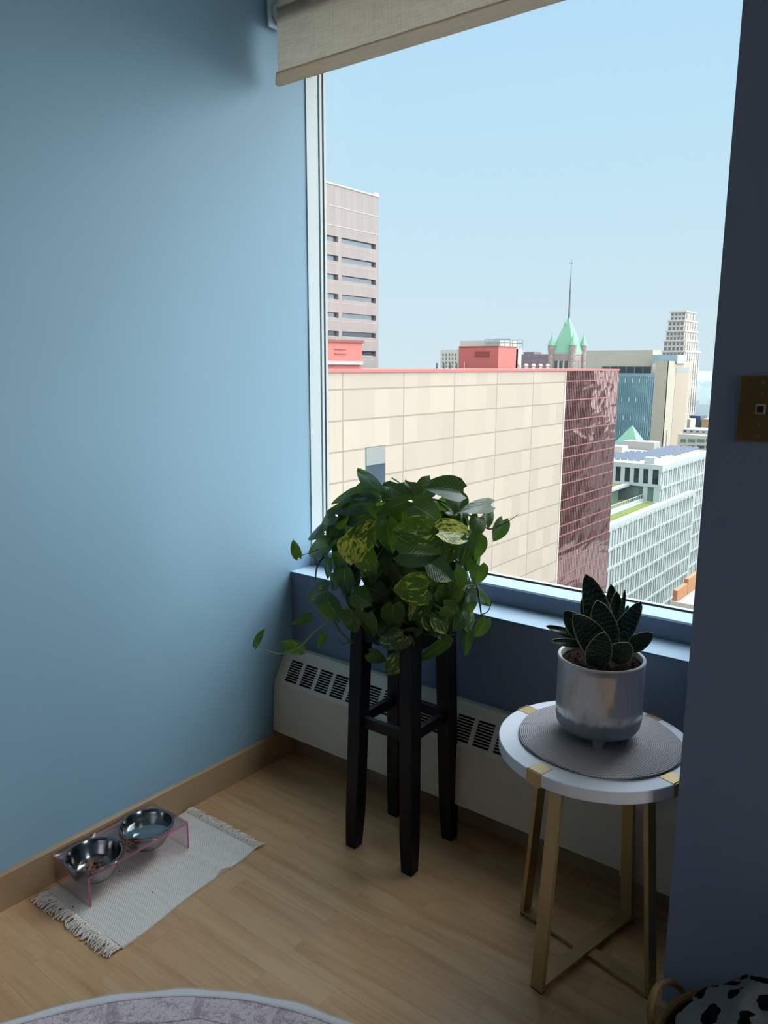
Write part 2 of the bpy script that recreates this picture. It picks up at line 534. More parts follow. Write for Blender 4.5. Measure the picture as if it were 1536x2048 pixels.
MT['win_blue'] = mk_extglass('blue_grey_window_glass', lin(67, 81, 92))
MT['win_dark'] = mk_extglass('dark_window_glass', lin(41, 55, 63))
MT['win_teal'] = mk_extglass('teal_curtain_glass', lin(92, 136, 148), 0.15, 0.25, 0.3, (0.12, 0.12, 0.22))
MT['win_pale'] = mk_extglass('pale_blue_glass', lin(108, 131, 141))
MT['win_green'] = mk_extglass('green_tinted_glass', lin(92, 121, 108))
MT['concrete'] = mk_panels('fluted_concrete', lin(124, 119, 117), 'x', 1.45, 8.0, 0.07, 0.88, None, 0.05, nsc=0.2)
MT['conc_sill'] = simple('pale_concrete_sill', lin(160, 149, 139), 0.8)
MT['white_bld'] = simple('white_cladding', lin(158, 168, 167), 0.6, 0, 0.3, 0.03)
MT['white_warm'] = simple('warm_white_stone', lin(163, 158, 148), 0.7, 0, 0.3, 0.04)
MT['glass_grey'] = mk_extglass('grey_facade_glass', lin(108, 124, 122), 0.2, 0.1, 0.25, (0.4, 0.4, 0.2))
MT['beige'] = mk_panels('beige_stone_courses', lin(150, 145, 132), 'y', 3.0, 1.3, 0.06, 0.88, None, 0.03, nsc=0.15)
MT['beige_x'] = mk_panels('beige_stone_courses_side', lin(150, 145, 132), 'x', 3.0, 1.3, 0.06, 0.88, None, 0.03, nsc=0.15)
MT['beige_dark'] = simple('buff_stone_panel', lin(137, 127, 112), 0.8, 0, 0.1, 0.04)
MT['copper'] = simple('verdigris_copper', lin(99, 141, 118), 0.65, 0, 0.25, 0.06)
MT['granite'] = mk_panels('pink_grey_granite', lin(138, 126, 122), 'y', 1.2, 0.7, 0.06, 0.75, None, 0.15, 0.5, nsc=0.5)
MT['spire'] = simple('dark_spire_metal', lin(69, 79, 84), 0.6)
MT['purple'] = mk_panels('mauve_brick', lin(108, 95, 103), 'y', 5, 3.2, 0.5, 0.85, None, 0.05, nsc=0.1)
MT['steel_frame'] = simple('grey_steel_lattice', lin(115, 132, 135), 0.5)
MT['sedum'] = simple('green_roof_sedum', lin(88, 98, 34), 0.95, 0, 0.6, 0.35)
MT['sedum_dry'] = simple('dry_roof_sedum', lin(96, 96, 56), 0.95, 0, 0.6, 0.3)
MT['roof_pale'] = simple('pale_roof_membrane', lin(178, 176, 168), 0.85, 0, 0.3, 0.06)
MT['solar'] = mk_extglass('solar_panel_glass', lin(56, 66, 82), 0.6, 0.0, 0.3)
MT['brick'] = simple('orange_brick', lin(148, 101, 67), 0.85, 0, 1.5, 0.15)
MT['navy'] = simple('navy_cladding', lin(59, 72, 95), 0.7)
MT['tan'] = simple('tan_brick', lin(148, 130, 94), 0.8, 0, 0.5, 0.06)
MT['brown_tower'] = mk_panels('brown_granite_tower', lin(176, 136, 124), 'x', 400.0, 9.0, 2.3, 0.22, None, 0.12, nsc=0.2)
MT['asphalt'] = simple('city_ground', lin(94, 92, 89), 0.9, 0, 0.02, 0.2)
MT['treeline'] = simple('far_green_canopy', lin(69, 89, 81), 0.95, 0, 0.03, 0.25)


# ------------------------------------------------------------------ mesh helpers
class MB:
    def __init__(self):
        self.v, self.f = [], []

    def add(self, vs, fs):
        o = len(self.v)
        self.v += [tuple(float(c) for c in p) for p in vs]
        self.f += [tuple(i + o for i in f) for f in fs]
        return self

    def box(self, a, b):
        x0, x1 = sorted((a[0], b[0])); y0, y1 = sorted((a[1], b[1])); z0, z1 = sorted((a[2], b[2]))
        vs = [(x0, y0, z0), (x1, y0, z0), (x1, y1, z0), (x0, y1, z0), (x0, y0, z1), (x1, y0, z1), (x1, y1, z1), (x0, y1, z1)]
        return self.add(vs, [(0, 3, 2, 1), (4, 5, 6, 7), (0, 1, 5, 4), (1, 2, 6, 5), (2, 3, 7, 6), (3, 0, 4, 7)])

    def hexa(self, bot, top):
        """eight-corner block from two quads (counter-clockwise from above)"""
        return self.add(list(bot) + list(top), [(3, 2, 1, 0), (4, 5, 6, 7), (0, 1, 5, 4), (1, 2, 6, 5), (2, 3, 7, 6), (3, 0, 4, 7)])

    def prism_x(self, prof, x0, x1):
        n = len(prof)
        vs = [(x0, p[0], p[1]) for p in prof] + [(x1, p[0], p[1]) for p in prof]
        fs = [tuple(range(n))[::-1], tuple(range(n, 2 * n))]
        for i in range(n):
            j = (i + 1) % n
            fs.append((i, j, j + n, i + n))
        return self.add(vs, fs)

    def tube(self, pts, r, seg=8, cap=True):
        pts = [Vector(p) for p in pts]
        rs = r if isinstance(r, (list, tuple)) else [r] * len(pts)
        vs, fs = [], []
        ref = None
        for i, p in enumerate(pts):
            t = (pts[min(i + 1, len(pts) - 1)] - pts[max(i - 1, 0)])
            if t.length < 1e-9: t = Vector((0, 0, 1))
            t.normalize()
            if ref is None:
                ref = t.orthogonal().normalized()
            ref = (ref - t * ref.dot(t))
            if ref.length < 1e-6: ref = t.orthogonal()
            ref.normalize()
            b = t.cross(ref)
            for k in range(seg):
                a = 2 * PI * k / seg
                vs.append(p + (ref * math.cos(a) + b * math.sin(a)) * rs[i])
        for i in range(len(pts) - 1):
            for k in range(seg):
                k2 = (k + 1) % seg
                fs.append((i * seg + k, i * seg + k2, (i + 1) * seg + k2, (i + 1) * seg + k))
        if cap:
            fs.append(tuple(range(seg))[::-1])
            fs.append(tuple((len(pts) - 1) * seg + k for k in range(seg)))
        return self.add(vs, fs)

    def lathe(self, prof, c=(0, 0, 0), seg=48, wob=None):
        """prof: list of (r, z); r = 0 makes a pole"""
        vs, fs, rows = [], [], []
        for (r, z) in prof:
            if r < 1e-7:
                rows.append([len(vs)]); vs.append((c[0], c[1], c[2] + z))
            else:
                row = []
                for k in range(seg):
                    a = 2 * PI * k / seg
                    q = r * (wob(a, r) if wob else 1)
                    row.append(len(vs)); vs.append((c[0] + q * math.cos(a), c[1] + q * math.sin(a), c[2] + z))
                rows.append(row)
        for A, B in zip(rows, rows[1:]):
            for k in range(seg):
                k2 = (k + 1) % seg
                if len(A) == 1 and len(B) == 1: continue
                if len(A) == 1: fs.append((A[0], B[k2], B[k]))
                elif len(B) == 1: fs.append((A[k], A[k2], B[0]))
                else: fs.append((A[k], A[k2], B[k2], B[k]))
        return self.add(vs, fs)

    def build(self, name, mat, parent=None, smooth=False, bevel=0.0, origin=None, seg=2):
        me = bpy.data.meshes.new(name)
        vs = self.v
        if origin is not None:
            vs = [(p[0] - origin[0], p[1] - origin[1], p[2] - origin[2]) for p in vs]
        me.from_pydata(vs, [], self.f)
        me.update()
        bm = bmesh.new(); bm.from_mesh(me)
        bmesh.ops.recalc_face_normals(bm, faces=bm.faces)
        bm.to_mesh(me); bm.free()
        me.materials.append(MT[mat] if isinstance(mat, str) else mat)
        if smooth:
            me.polygons.foreach_set('use_smooth', [True] * len(me.polygons))
        o = bpy.data.objects.new(name, me)
        COL.objects.link(o)
        if origin is not None: o.location = origin
        if parent is not None:
            o.parent = parent
            if origin is None: o.location = -Vector(root_loc(parent))
            else: o.location = Vector(origin) - Vector(root_loc(parent))
        if bevel > 0:
            b = o.modifiers.new('soft_edges', 'BEVEL'); b.width = bevel; b.segments = seg
            b.limit_method = 'ANGLE'; b.angle_limit = math.radians(40)
        if smooth:
            m = o.modifiers.new('sharp', 'EDGE_SPLIT'); m.split_angle = math.radians(38)
        return o


def root_loc(o):
    l = Vector((0, 0, 0))
    while o is not None:
        l += o.location; o = o.parent
    return l


def tag(o, label=None, cat=None, group=None, kind=None):
    if label: o['label'] = label
    if cat: o['category'] = cat
    if group: o['group'] = group
    if kind: o['kind'] = kind
    return o


def thing(name, loc, label, cat, group=None, kind=None):
    o = bpy.data.objects.new(name, None)
    o.empty_display_size = 0.05
    COL.objects.link(o)
    o.location = Vector([float(c) for c in loc])
    return tag(o, label, cat, group, kind)


def struct(o, label, cat):
    return tag(o, label, cat, None, 'structure')


# ------------------------------------------------------------------ the room
XL, YW = -1.909, 1.926          # left wall face, face of the low wall under the window
PX, PY = -0.3946, 1.478         # corner of the dark wall on the right
YG = 2.138                      # glass
CEIL = 2.62
XR, YB = 2.3, -3.6
struct(MB().box((XL - 0.1, YB - 0.1, -0.12), (XR + 0.1, 2.3, 0)).build('floor', 'floor'), 'light maple laminate floor of long narrow planks', 'floor')
struct(MB().box((XL - 0.1, YB - 0.1, CEIL), (XR + 0.1, 2.4, CEIL + 0.12)).build('ceiling', 'ceiling'), 'white ceiling above the picture', 'ceiling')
struct(MB().box((XL - 0.12, YB, 0), (XL, 2.1335, CEIL)).build('wall_left', 'wall'), 'pale blue painted wall on the left beside the window', 'wall')
low = MB().box((XL, YW, 0), (PX, 2.17, 0.69))
struct(low.build('wall_window', 'wall_shaded'), 'low blue wall and lower sill ledge under the window', 'wall')
struct(MB().box((XL, YW, 2.585), (PX, 2.17, CEIL)).build('wall_header', 'wall_shaded'), 'blue wall above the window behind the roller shade', 'wall')
QX = 0.12                       # the wall end is cut to a column; an added unseen window beyond brings fill light
struct(MB().box((PX, PY, 0), (QX, 2.17, CEIL)).build('wall_right', 'wall_shaded'), 'blue wall end on the right in paint darkened for shade with the brass plate', 'wall')
struct(MB().box((QX, YW, 0), (XR, 2.17, 0.69)).box((QX, YW, 2.44), (XR, 2.17, CEIL)).build('wall_bay', 'wall_shaded'), 'blue wall under and over the added fill window right of the column', 'wall')
w2 = thing('fill_window_bay', ((QX + XR) / 2, YG, 0.69), 'added unseen window right of the dark wall end, for fill light', 'window', kind='structure')
MB().box((QX, 2.10, 0.69), (XR, 2.165, 0.755)).box((QX, 2.10, 2.39), (XR, 2.165, 2.44)).box((QX, 2.10, 0.755), (QX + .04, 2.165, 2.39)).box((XR - .04, 2.10, 0.755), (XR, 2.165, 2.39)).build('frame', 'frame', w2)
MB().box((QX + .04, YG, 0.755), (XR - .04, YG + 0.006, 2.39)).build('pane', 'pane', w2)
SY0, SY1 = 0.35, 1.4  # span of an unseen window added to throw fill light across the room
struct(MB().box((XR, YB, 0), (XR + 0.12, SY0, CEIL)).box((XR, SY1, 0), (XR + 0.12, 2.17, CEIL)).box((XR, SY0, 0), (XR + 0.12, SY1, 0.69)).box((XR, SY0, 2.44), (XR + 0.12, SY1, CEIL)).build('wall_side', 'wall_shaded'), 'wall with an added fill window on the far right out of view', 'wall')
w3 = thing('fill_window_side', (XR, (SY0 + SY1) / 2, 0.69), 'added unseen side window on the far right, for fill light', 'window', kind='structure')
MB().box((XR, SY0, 0.69), (XR + .07, SY1, 0.74)).box((XR, SY0, 2.39), (XR + .07, SY1, 2.44)).box((XR, SY0, 0.74), (XR + .07, SY0 + .05, 2.39)).box((XR, SY1 - .05, 0.74), (XR + .07, SY1, 2.39)).build('frame', 'frame', w3)
MB().box((XR + .03, SY0 + .05, 0.74), (XR + .036, SY1 - .05, 2.39)).build('pane', 'pane', w3)
struct(MB().box((XL - 0.1, YB - 0.12, 0), (XR + 0.1, YB, CEIL)).build('wall_back', 'wall_shaded'), 'pale wall behind the camera', 'wall')


def bb_profile(t=0.012, h=0.105):
    return [(0, 0), (t, 0), (t, h - 0.006), (t - 0.005, h), (0, h)]


m = MB()
pr = bb_profile()
vs = [(XL + p[0], YB, p[1]) for p in pr] + [(XL + p[0], YW, p[1]) for p in pr]
m.add(vs, [tuple(range(5)), tuple(range(9, 4, -1))] + [(i, (i + 1) % 5, (i + 1) % 5 + 5, i + 5) for i in range(5)])
struct(m.build('baseboard_left', 'bb_y'), 'light wooden baseboard along the left wall', 'baseboard')
struct(MB().prism_x([(YW - p[0], p[1]) for p in pr], XL + 0.012, PX).build('baseboard_window', 'bb_x'), 'light wooden baseboard under the heater', 'baseboard')
struct(MB().prism_x([(PY - p[0], p[1]) for p in pr], PX - 0.012, QX).build('baseboard_right', 'bb_x'), 'light wooden baseboard at the foot of the dark right wall', 'baseboard')
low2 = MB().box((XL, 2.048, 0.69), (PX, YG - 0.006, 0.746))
struct(low2.build('trim_3', 'wall_shaded'), 'blue riser between the two sill ledges', 'sill')
struct(MB().box((XL, 2.046, 0.746), (PX, YG - 0.006, 0.753)).build('trim_1', 'ledge', bevel=0.0015), 'blue upper sill ledge with painted-in daylight along the bottom of the glass', 'sill')  # thin board split from the riser to hold the lit-top tone

struct(MB().box((XL, YW, 0.6885), (PX, 2.048, 0.6915)).build('trim_2', 'ledge'), 'blue lower sill ledge with painted-in daylight flush with the low wall', 'sill')  # thin skin over the low wall carrying the same lit tone
# window: frame strips, gaskets, pane
win = thing('window_1', (XL, 2.04, 0.753), 'large fixed window pane in a white metal frame', 'window', kind='structure')
ZT = 2.585
f = MB()
f.box((XL - 0.03, 2.036, 0.69), (XL + 0.004, 2.092, ZT))
f.box((XL - 0.03, 2.099, 0.69), (XL + 0.006, 2.110, ZT))
f.box((XL - 0.03, 2.122, 0.69), (XL + 0.004, 2.1335, ZT))
f.box((XL, 2.10, ZT - 0.05), (PX, 2.165, ZT))
f.box((PX - 0.03, 2.10, 0.753), (PX, 2.165, ZT))
f.box((XL, YG - 0.0035, 0.69), (PX, YG + 0.03, 0.7535))
f.build('frame', 'frame', win)
g = MB()
g.box((XL - 0.03, 2.092, 0.753), (XL - 0.004, 2.099, ZT))
g.box((XL - 0.03, 2.110, 0.753), (XL + 0.002, 2.122, ZT))
g.box((XL, YG - 0.006, 0.69), (PX, YG - 0.0035, 0.7545))
g.box((XL, YG - 0.002, 0.7535), (PX, YG + 0.004, 0.757))
tag(g.build('gasket', 'gasket', win), 'black rubber gasket')
MB().box((XL - .02, YG, 0.752), (PX, YG + 0.006, ZT)).build('pane', 'pane', win)
k = MB().box((PX - 0.028, 2.10, 0.78), (PX, 2.13, 0.815))
tag(k.build('latch', 'screw', win, bevel=0.004), 'small grey latch')

# ------------------------------------------------------------------ roller blind
YBL = 1.86
bl0 = ony(557, 172, YBL)
zb = float(bl0[2]); xb0 = float(bl0[0])
rz = 2.495; rr_ = 0.036
rb = thing('roller_shade', (XL + 0.02, YBL, rz), 'off-white woven roller shade hanging at the top of the window', 'blind')
XB1 = PX - 0.03
m = MB()
prof = []
for i in range(8):
    a = -PI / 2 + i * PI / 8
cloth = MB().box((xb0, YBL - 0.0008, zb + 0.036), (XB1, YBL + 0.0008, rz))
cloth.build('fabric', 'blind', rb)
hem = MB()
pf = [(YBL - 0.006, zb + 0.038), (YBL - 0.010, zb + 0.02), (YBL - 0.011, zb + 0.004), (YBL - 0.006, zb), (YBL + 0.006, zb), (YBL + 0.010, zb + 0.01), (YBL + 0.006, zb + 0.038)]
hem.prism_x(pf, xb0 - 0.003, XB1)
tag(hem.build('hem_bar', 'blind_hem', rb), 'tan hem bar')


def xlathe(prof, x0, cy, cz, seg=32):
    mb = MB().lathe(prof, (0, 0, 0), seg)
    mb.v = [(x0 + p[2], cy + p[0], cz + p[1]) for p in mb.v]
    return mb


L = XB1 - (xb0 - 0.0)
xlathe([(0, 0), (rr_, 0), (rr_, L), (0, L)], xb0, YBL + rr_, rz).build('tube', 'blind', rb, smooth=True)
cap = xlathe([(0, -0.028), (rr_ * 0.8, -0.027), (rr_ * 0.98, -0.02), (rr_ * 0.98, 0.002), (0, 0.002)], xb0, YBL + rr_, rz)
tag(cap.build('end_cap', 'frame', rb, smooth=True), 'white plastic end cap')
br = MB().box((xb0 - 0.036, YBL - 0.008, rz - 0.045), (xb0 - 0.029, YW, rz + 0.05)).box((xb0 - 0.036, YW - 0.006, rz - 0.045), (xb0 + 0.0, YW, rz + 0.05))
tag(br.build('bracket', 'frame', rb, bevel=0.002), 'white mounting bracket')

# ------------------------------------------------------------------ baseboard heater
hx0, hx1 = XL + 0.003, PX - 0.004
hr = thing('baseboard_heater', ((hx0 + hx1) / 2, 1.87, 0.121), 'long cream baseboard heater with slotted sloping top under the window', 'heater')
A_, B_ = (1.8255, 0.306), (1.895, 0.417)          # foot and head of the sloping grille
sl = Vector((0, B_[0] - A_[0], B_[1] - A_[1])); SL = sl.length; sl.normalize()
nr = Vector((0, -sl.z, sl.y))
body = MB()
seam = -0.615
body.prism_x([(1.8165, 0.121), (A_[0], A_[1]), (A_[0] + 0.003, A_[1] - 0.002), (1.8195, 0.121)], hx0, seam)
body.prism_x([(B_[0], B_[1]), (YW - 0.001, 0.412), (YW - 0.001, 0.409), (B_[0], B_[1] - 0.003)], hx0, seam)
body.box((hx0, 1.8165, 0.121), (seam, YW - 0.001, 0.124))
body.prism_x([(1.8165, 0.121), A_, B_, (YW - 0.001, 0.412), (YW - 0.001, 0.121)], hx0, hx0 + 0.003)
body.build('casing', 'heater', hr)
ec = MB().prism_x([(1.8145, 0.106), (A_[0] - 0.0025, A_[1] + 0.0005), (B_[0] - 0.001, B_[1] + 0.0025), (YW - 0.001, 0.4145), (YW - 0.001, 0.106)], seam, hx1)
tag(ec.build('end_cover', 'heater', hr, bevel=0.001), 'plain cream end cover')
voidb = MB().prism_x([(1.828, 0.128), (A_[0] + 0.014, A_[1]), (B_[0] + 0.012, B_[1] - 0.012), (YW - 0.004, 0.40), (YW - 0.004, 0.128)], hx0 + 0.004, seam - 0.002)
tag(voidb.build('core', 'dark', hr), 'dark interior behind the slots')


def slab(mb, x0, x1, s0, s1, t=0.0022):
    """plate lying in the sloping plane, between distances s0 and s1 up the slope"""
    P = lambda x, s, d: Vector((x, A_[0], A_[1])) + sl * s + nr * d
    mb.hexa([P(x0, s0, -t), P(x1, s0, -t), P(x1, s1, -t), P(x0, s1, -t)], [P(x0, s0, 0), P(x1, s0, 0), P(x1, s1, 0), P(x0, s1, 0)])


gr = MB()
sb, st = SL * 0.115, SL * 0.70
slab(gr, hx0, seam, 0, sb); slab(gr, hx0, seam, st, SL)
pitch = 0.0705
gw = 0.0555
nsl = 9
x = -1.859
xs = []
while x + gw < seam - 0.02:
    xs.append(x); x += pitch
prev = hx0
for x in xs:
    slab(gr, prev, x, sb, st)
    prev = x + gw
    dz = (st - sb) / nsl
    for j in range(1, nsl):
        slab(gr, x, x + gw, sb + j * dz - dz * 0.16, sb + j * dz + dz * 0.16)
slab(gr, prev, seam, sb, st)
gr.build('grille', 'heater', hr)

# ------------------------------------------------------------------ tall black stand
sx0, sx1, sy0, sy1 = -1.37, -1.127, 1.592, 1.837
ZS = 0.735
scx, scy = (sx0 + sx1) / 2, (sy0 + sy1) / 2
stl = thing('plant_stand', (scx, scy, 0), 'tall slim black wooden stool used as a plant stand', 'stool')
LT = 0.013
for ix, iy in ((0, 0), (1, 0), (1, 1), (0, 1)):
    ox = sx1 if ix else sx0; oy = sy1 if iy else sy0
    dx = -1 if ix else 1; dy = -1 if iy else 1
    def q(inx, w, z):
        a = (ox + dx * inx, oy + dy * inx); b = (ox + dx * (inx + w), oy + dy * (inx + w))
        x0, x1 = sorted((a[0], b[0])); y0, y1 = sorted((a[1], b[1]))
        return [(x0, y0, z), (x1, y0, z), (x1, y1, z), (x0, y1, z)]
    rings = q(0.0, 0.036, 0) + q(0.0, 0.043, 0.10) + q(LT, 0.046, 0.712)
    lg = MB().add(rings, [(3, 2, 1, 0), (8, 9, 10, 11)] + [(r * 4 + k, r * 4 + (k + 1) % 4, r * 4 + 4 + (k + 1) % 4, r * 4 + 4 + k) for r in (0, 1) for k in range(4)])
    lg.build('leg', 'black_wood', stl, bevel=0.0025)
ins = 0.008
zs = 0.405
for a, b in (((sx0 + .03, sy0 + ins + .012, zs - .016), (sx1 - .03, sy0 + ins + .03, zs + .016)), ((sx0 + .03, sy1 - ins - .03, zs - .016), (sx1 - .03, sy1 - ins - .012, zs + .016)),
             ((sx0 + ins + .012, sy0 + .03, zs - .016), (sx0 + ins + .03, sy1 - .03, zs + .016)), ((sx1 - ins - .03, sy0 + .03, zs - .016), (sx1 - ins - .012, sy1 - .03, zs + .016))):
    MB().box(a, b).build('stretcher', 'black_wood', stl, bevel=0.002)
ap = MB()
i2 = 0.017
ap.box((sx0 + .03, sy0 + i2, .655), (sx1 - .03, sy0 + i2 + .02, .713)).box((sx0 + .03, sy1 - i2 - .02, .655), (sx1 - .03, sy1 - i2, .713))
ap.box((sx0 + i2, sy0 + .03, .655), (sx0 + i2 + .02, sy1 - .03, .713)).box((sx1 - i2 - .02, sy0 + .03, .655), (sx1 - i2, sy1 - .03, .713))
ap.build('apron', 'black_wood', stl)
MB().box((sx0 + .006, sy0 + .006, .713), (sx1 - .006, sy1 - .006, ZS)).build('seat', 'black_wood', stl, bevel=0.004)

# ------------------------------------------------------------------ pothos
pc = Vector((scx + 0.01, scy - 0.005, ZS + .0008))
po = thing('potted_pothos', pc, 'bushy trailing variegated pothos in a white pot on the black stand', 'plant')
MB().lathe([(0, 0), (0.082, 0), (0.088, 0.006), (0.098, 0.165), (0.1, 0.17), (0.096, 0.172), (0.092, 0.165), (0.088, 0.13), (0, 0.13)], tuple(pc), 48).build('pot', 'pot_white', po, smooth=True)
MB().lathe([(0.0905, 0), (0.06, 0.006), (0, 0.009)], (pc.x, pc.y, pc.z + 0.149), 40).build('soil', 'soil', po, smooth=True)

PC = np.array([pc.x, pc.y, 0.925])
RD = 0.265


class Leaves:
    def __init__(self):
        self.v, self.f, self.uv, self.kd = [], [], [], []

    def add(self, base, tip, width, nrm, kind, fold=0.18, droop=0.12, nu=9, nv=7, shape='heart'):
        base, tip, nrm = Vector(base), Vector(tip), Vector(nrm)
        ax = tip - base; Ln = ax.length
        if Ln < 1e-4: return
        t = ax.normalized()
        nrm = nrm - t * nrm.dot(t)
        if nrm.length < 1e-4: nrm = t.orthogonal()
        nrm.normalize()
        s = t.cross(nrm)
        o = len(self.v)
        for i in range(nu):
            u = i / (nu - 1)
            if shape == 'heart':
                # full just behind the base, drawn out to a point at the tip
                hw = (max(0, math.sin(PI * (0.12 + 0.88 * u) ** 0.78))) ** 0.72 * (1 - 0.25 * u ** 3)
                if i == nu - 1: hw = 0.0
                if i == 0: hw = 0.42
            else:
                hw = (max(0, math.sin(PI * (0.09 + 0.91 * u) ** 0.9))) ** 0.62
                if i == nu - 1: hw = 0.0
            hw *= width / 2
            for j in range(nv):
                v = -1 + 2 * j / (nv - 1)
                back = -0.16 * Ln * (abs(v) ** 1.4) * (1 - u) ** 3 if shape == 'heart' else 0
                h = fold * abs(v) * hw - droop * Ln * (u ** 2) + 0.03 * Ln * math.sin(5 * u + 2 * v)
                self.v.append(base + t * (u * Ln + back) + s * (v * hw) + nrm * h)
                self.uv.append((u, (v + 1) / 2)); self.kd.append(kind)
        for i in range(nu - 1):
            for j in range(nv - 1):
                a = o + i * nv + j
                self.f.append((a, a + 1, a + nv + 1, a + nv))

    def build(self, name, mat, parent, thick=0.0):
        me = bpy.data.meshes.new(name)
        loc = root_loc(parent)
        me.from_pydata([tuple(p - loc) for p in self.v], [], self.f)
        uvl = me.uv_layers.new(name='UVMap')
        ca = me.color_attributes.new('kind', 'FLOAT_COLOR', 'POINT')
        for i, c in enumerate(self.kd): ca.data[i].color = (*c, 1)
        for lp in me.loops: uvl.data[lp.index].uv = self.uv[lp.vertex_index]
        me.polygons.foreach_set('use_smooth', [True] * len(me.polygons))
        me.materials.append(MT[mat])
        o = bpy.data.objects.new(name, me); COL.objects.link(o); o.parent = parent
        if thick:
            sd = o.modifiers.new('thick', 'SOLIDIFY'); sd.thickness = thick; sd.offset = 0
        return o


toC = EYE - PC; toC = toC / np.linalg.norm(toC)


def dome(cx, cy, d=None, k=0.8):
    """a crop position on the plant's rounded outline, brought to the near side of the crown"""
    px, py = 490 + cx * 0.3711, 900 + cy * 0.3711
    dr = ray(px, py)
    t = np.dot(PC - EYE, FW) / np.dot(dr, FW)
    P = EYE + dr * t
    rho = np.linalg.norm(P - PC)
    off = math.sqrt(max(0.0, RD ** 2 - rho ** 2)) * k if d is None else d
    un = dr / np.linalg.norm(dr)
    return Vector(P - un * off)


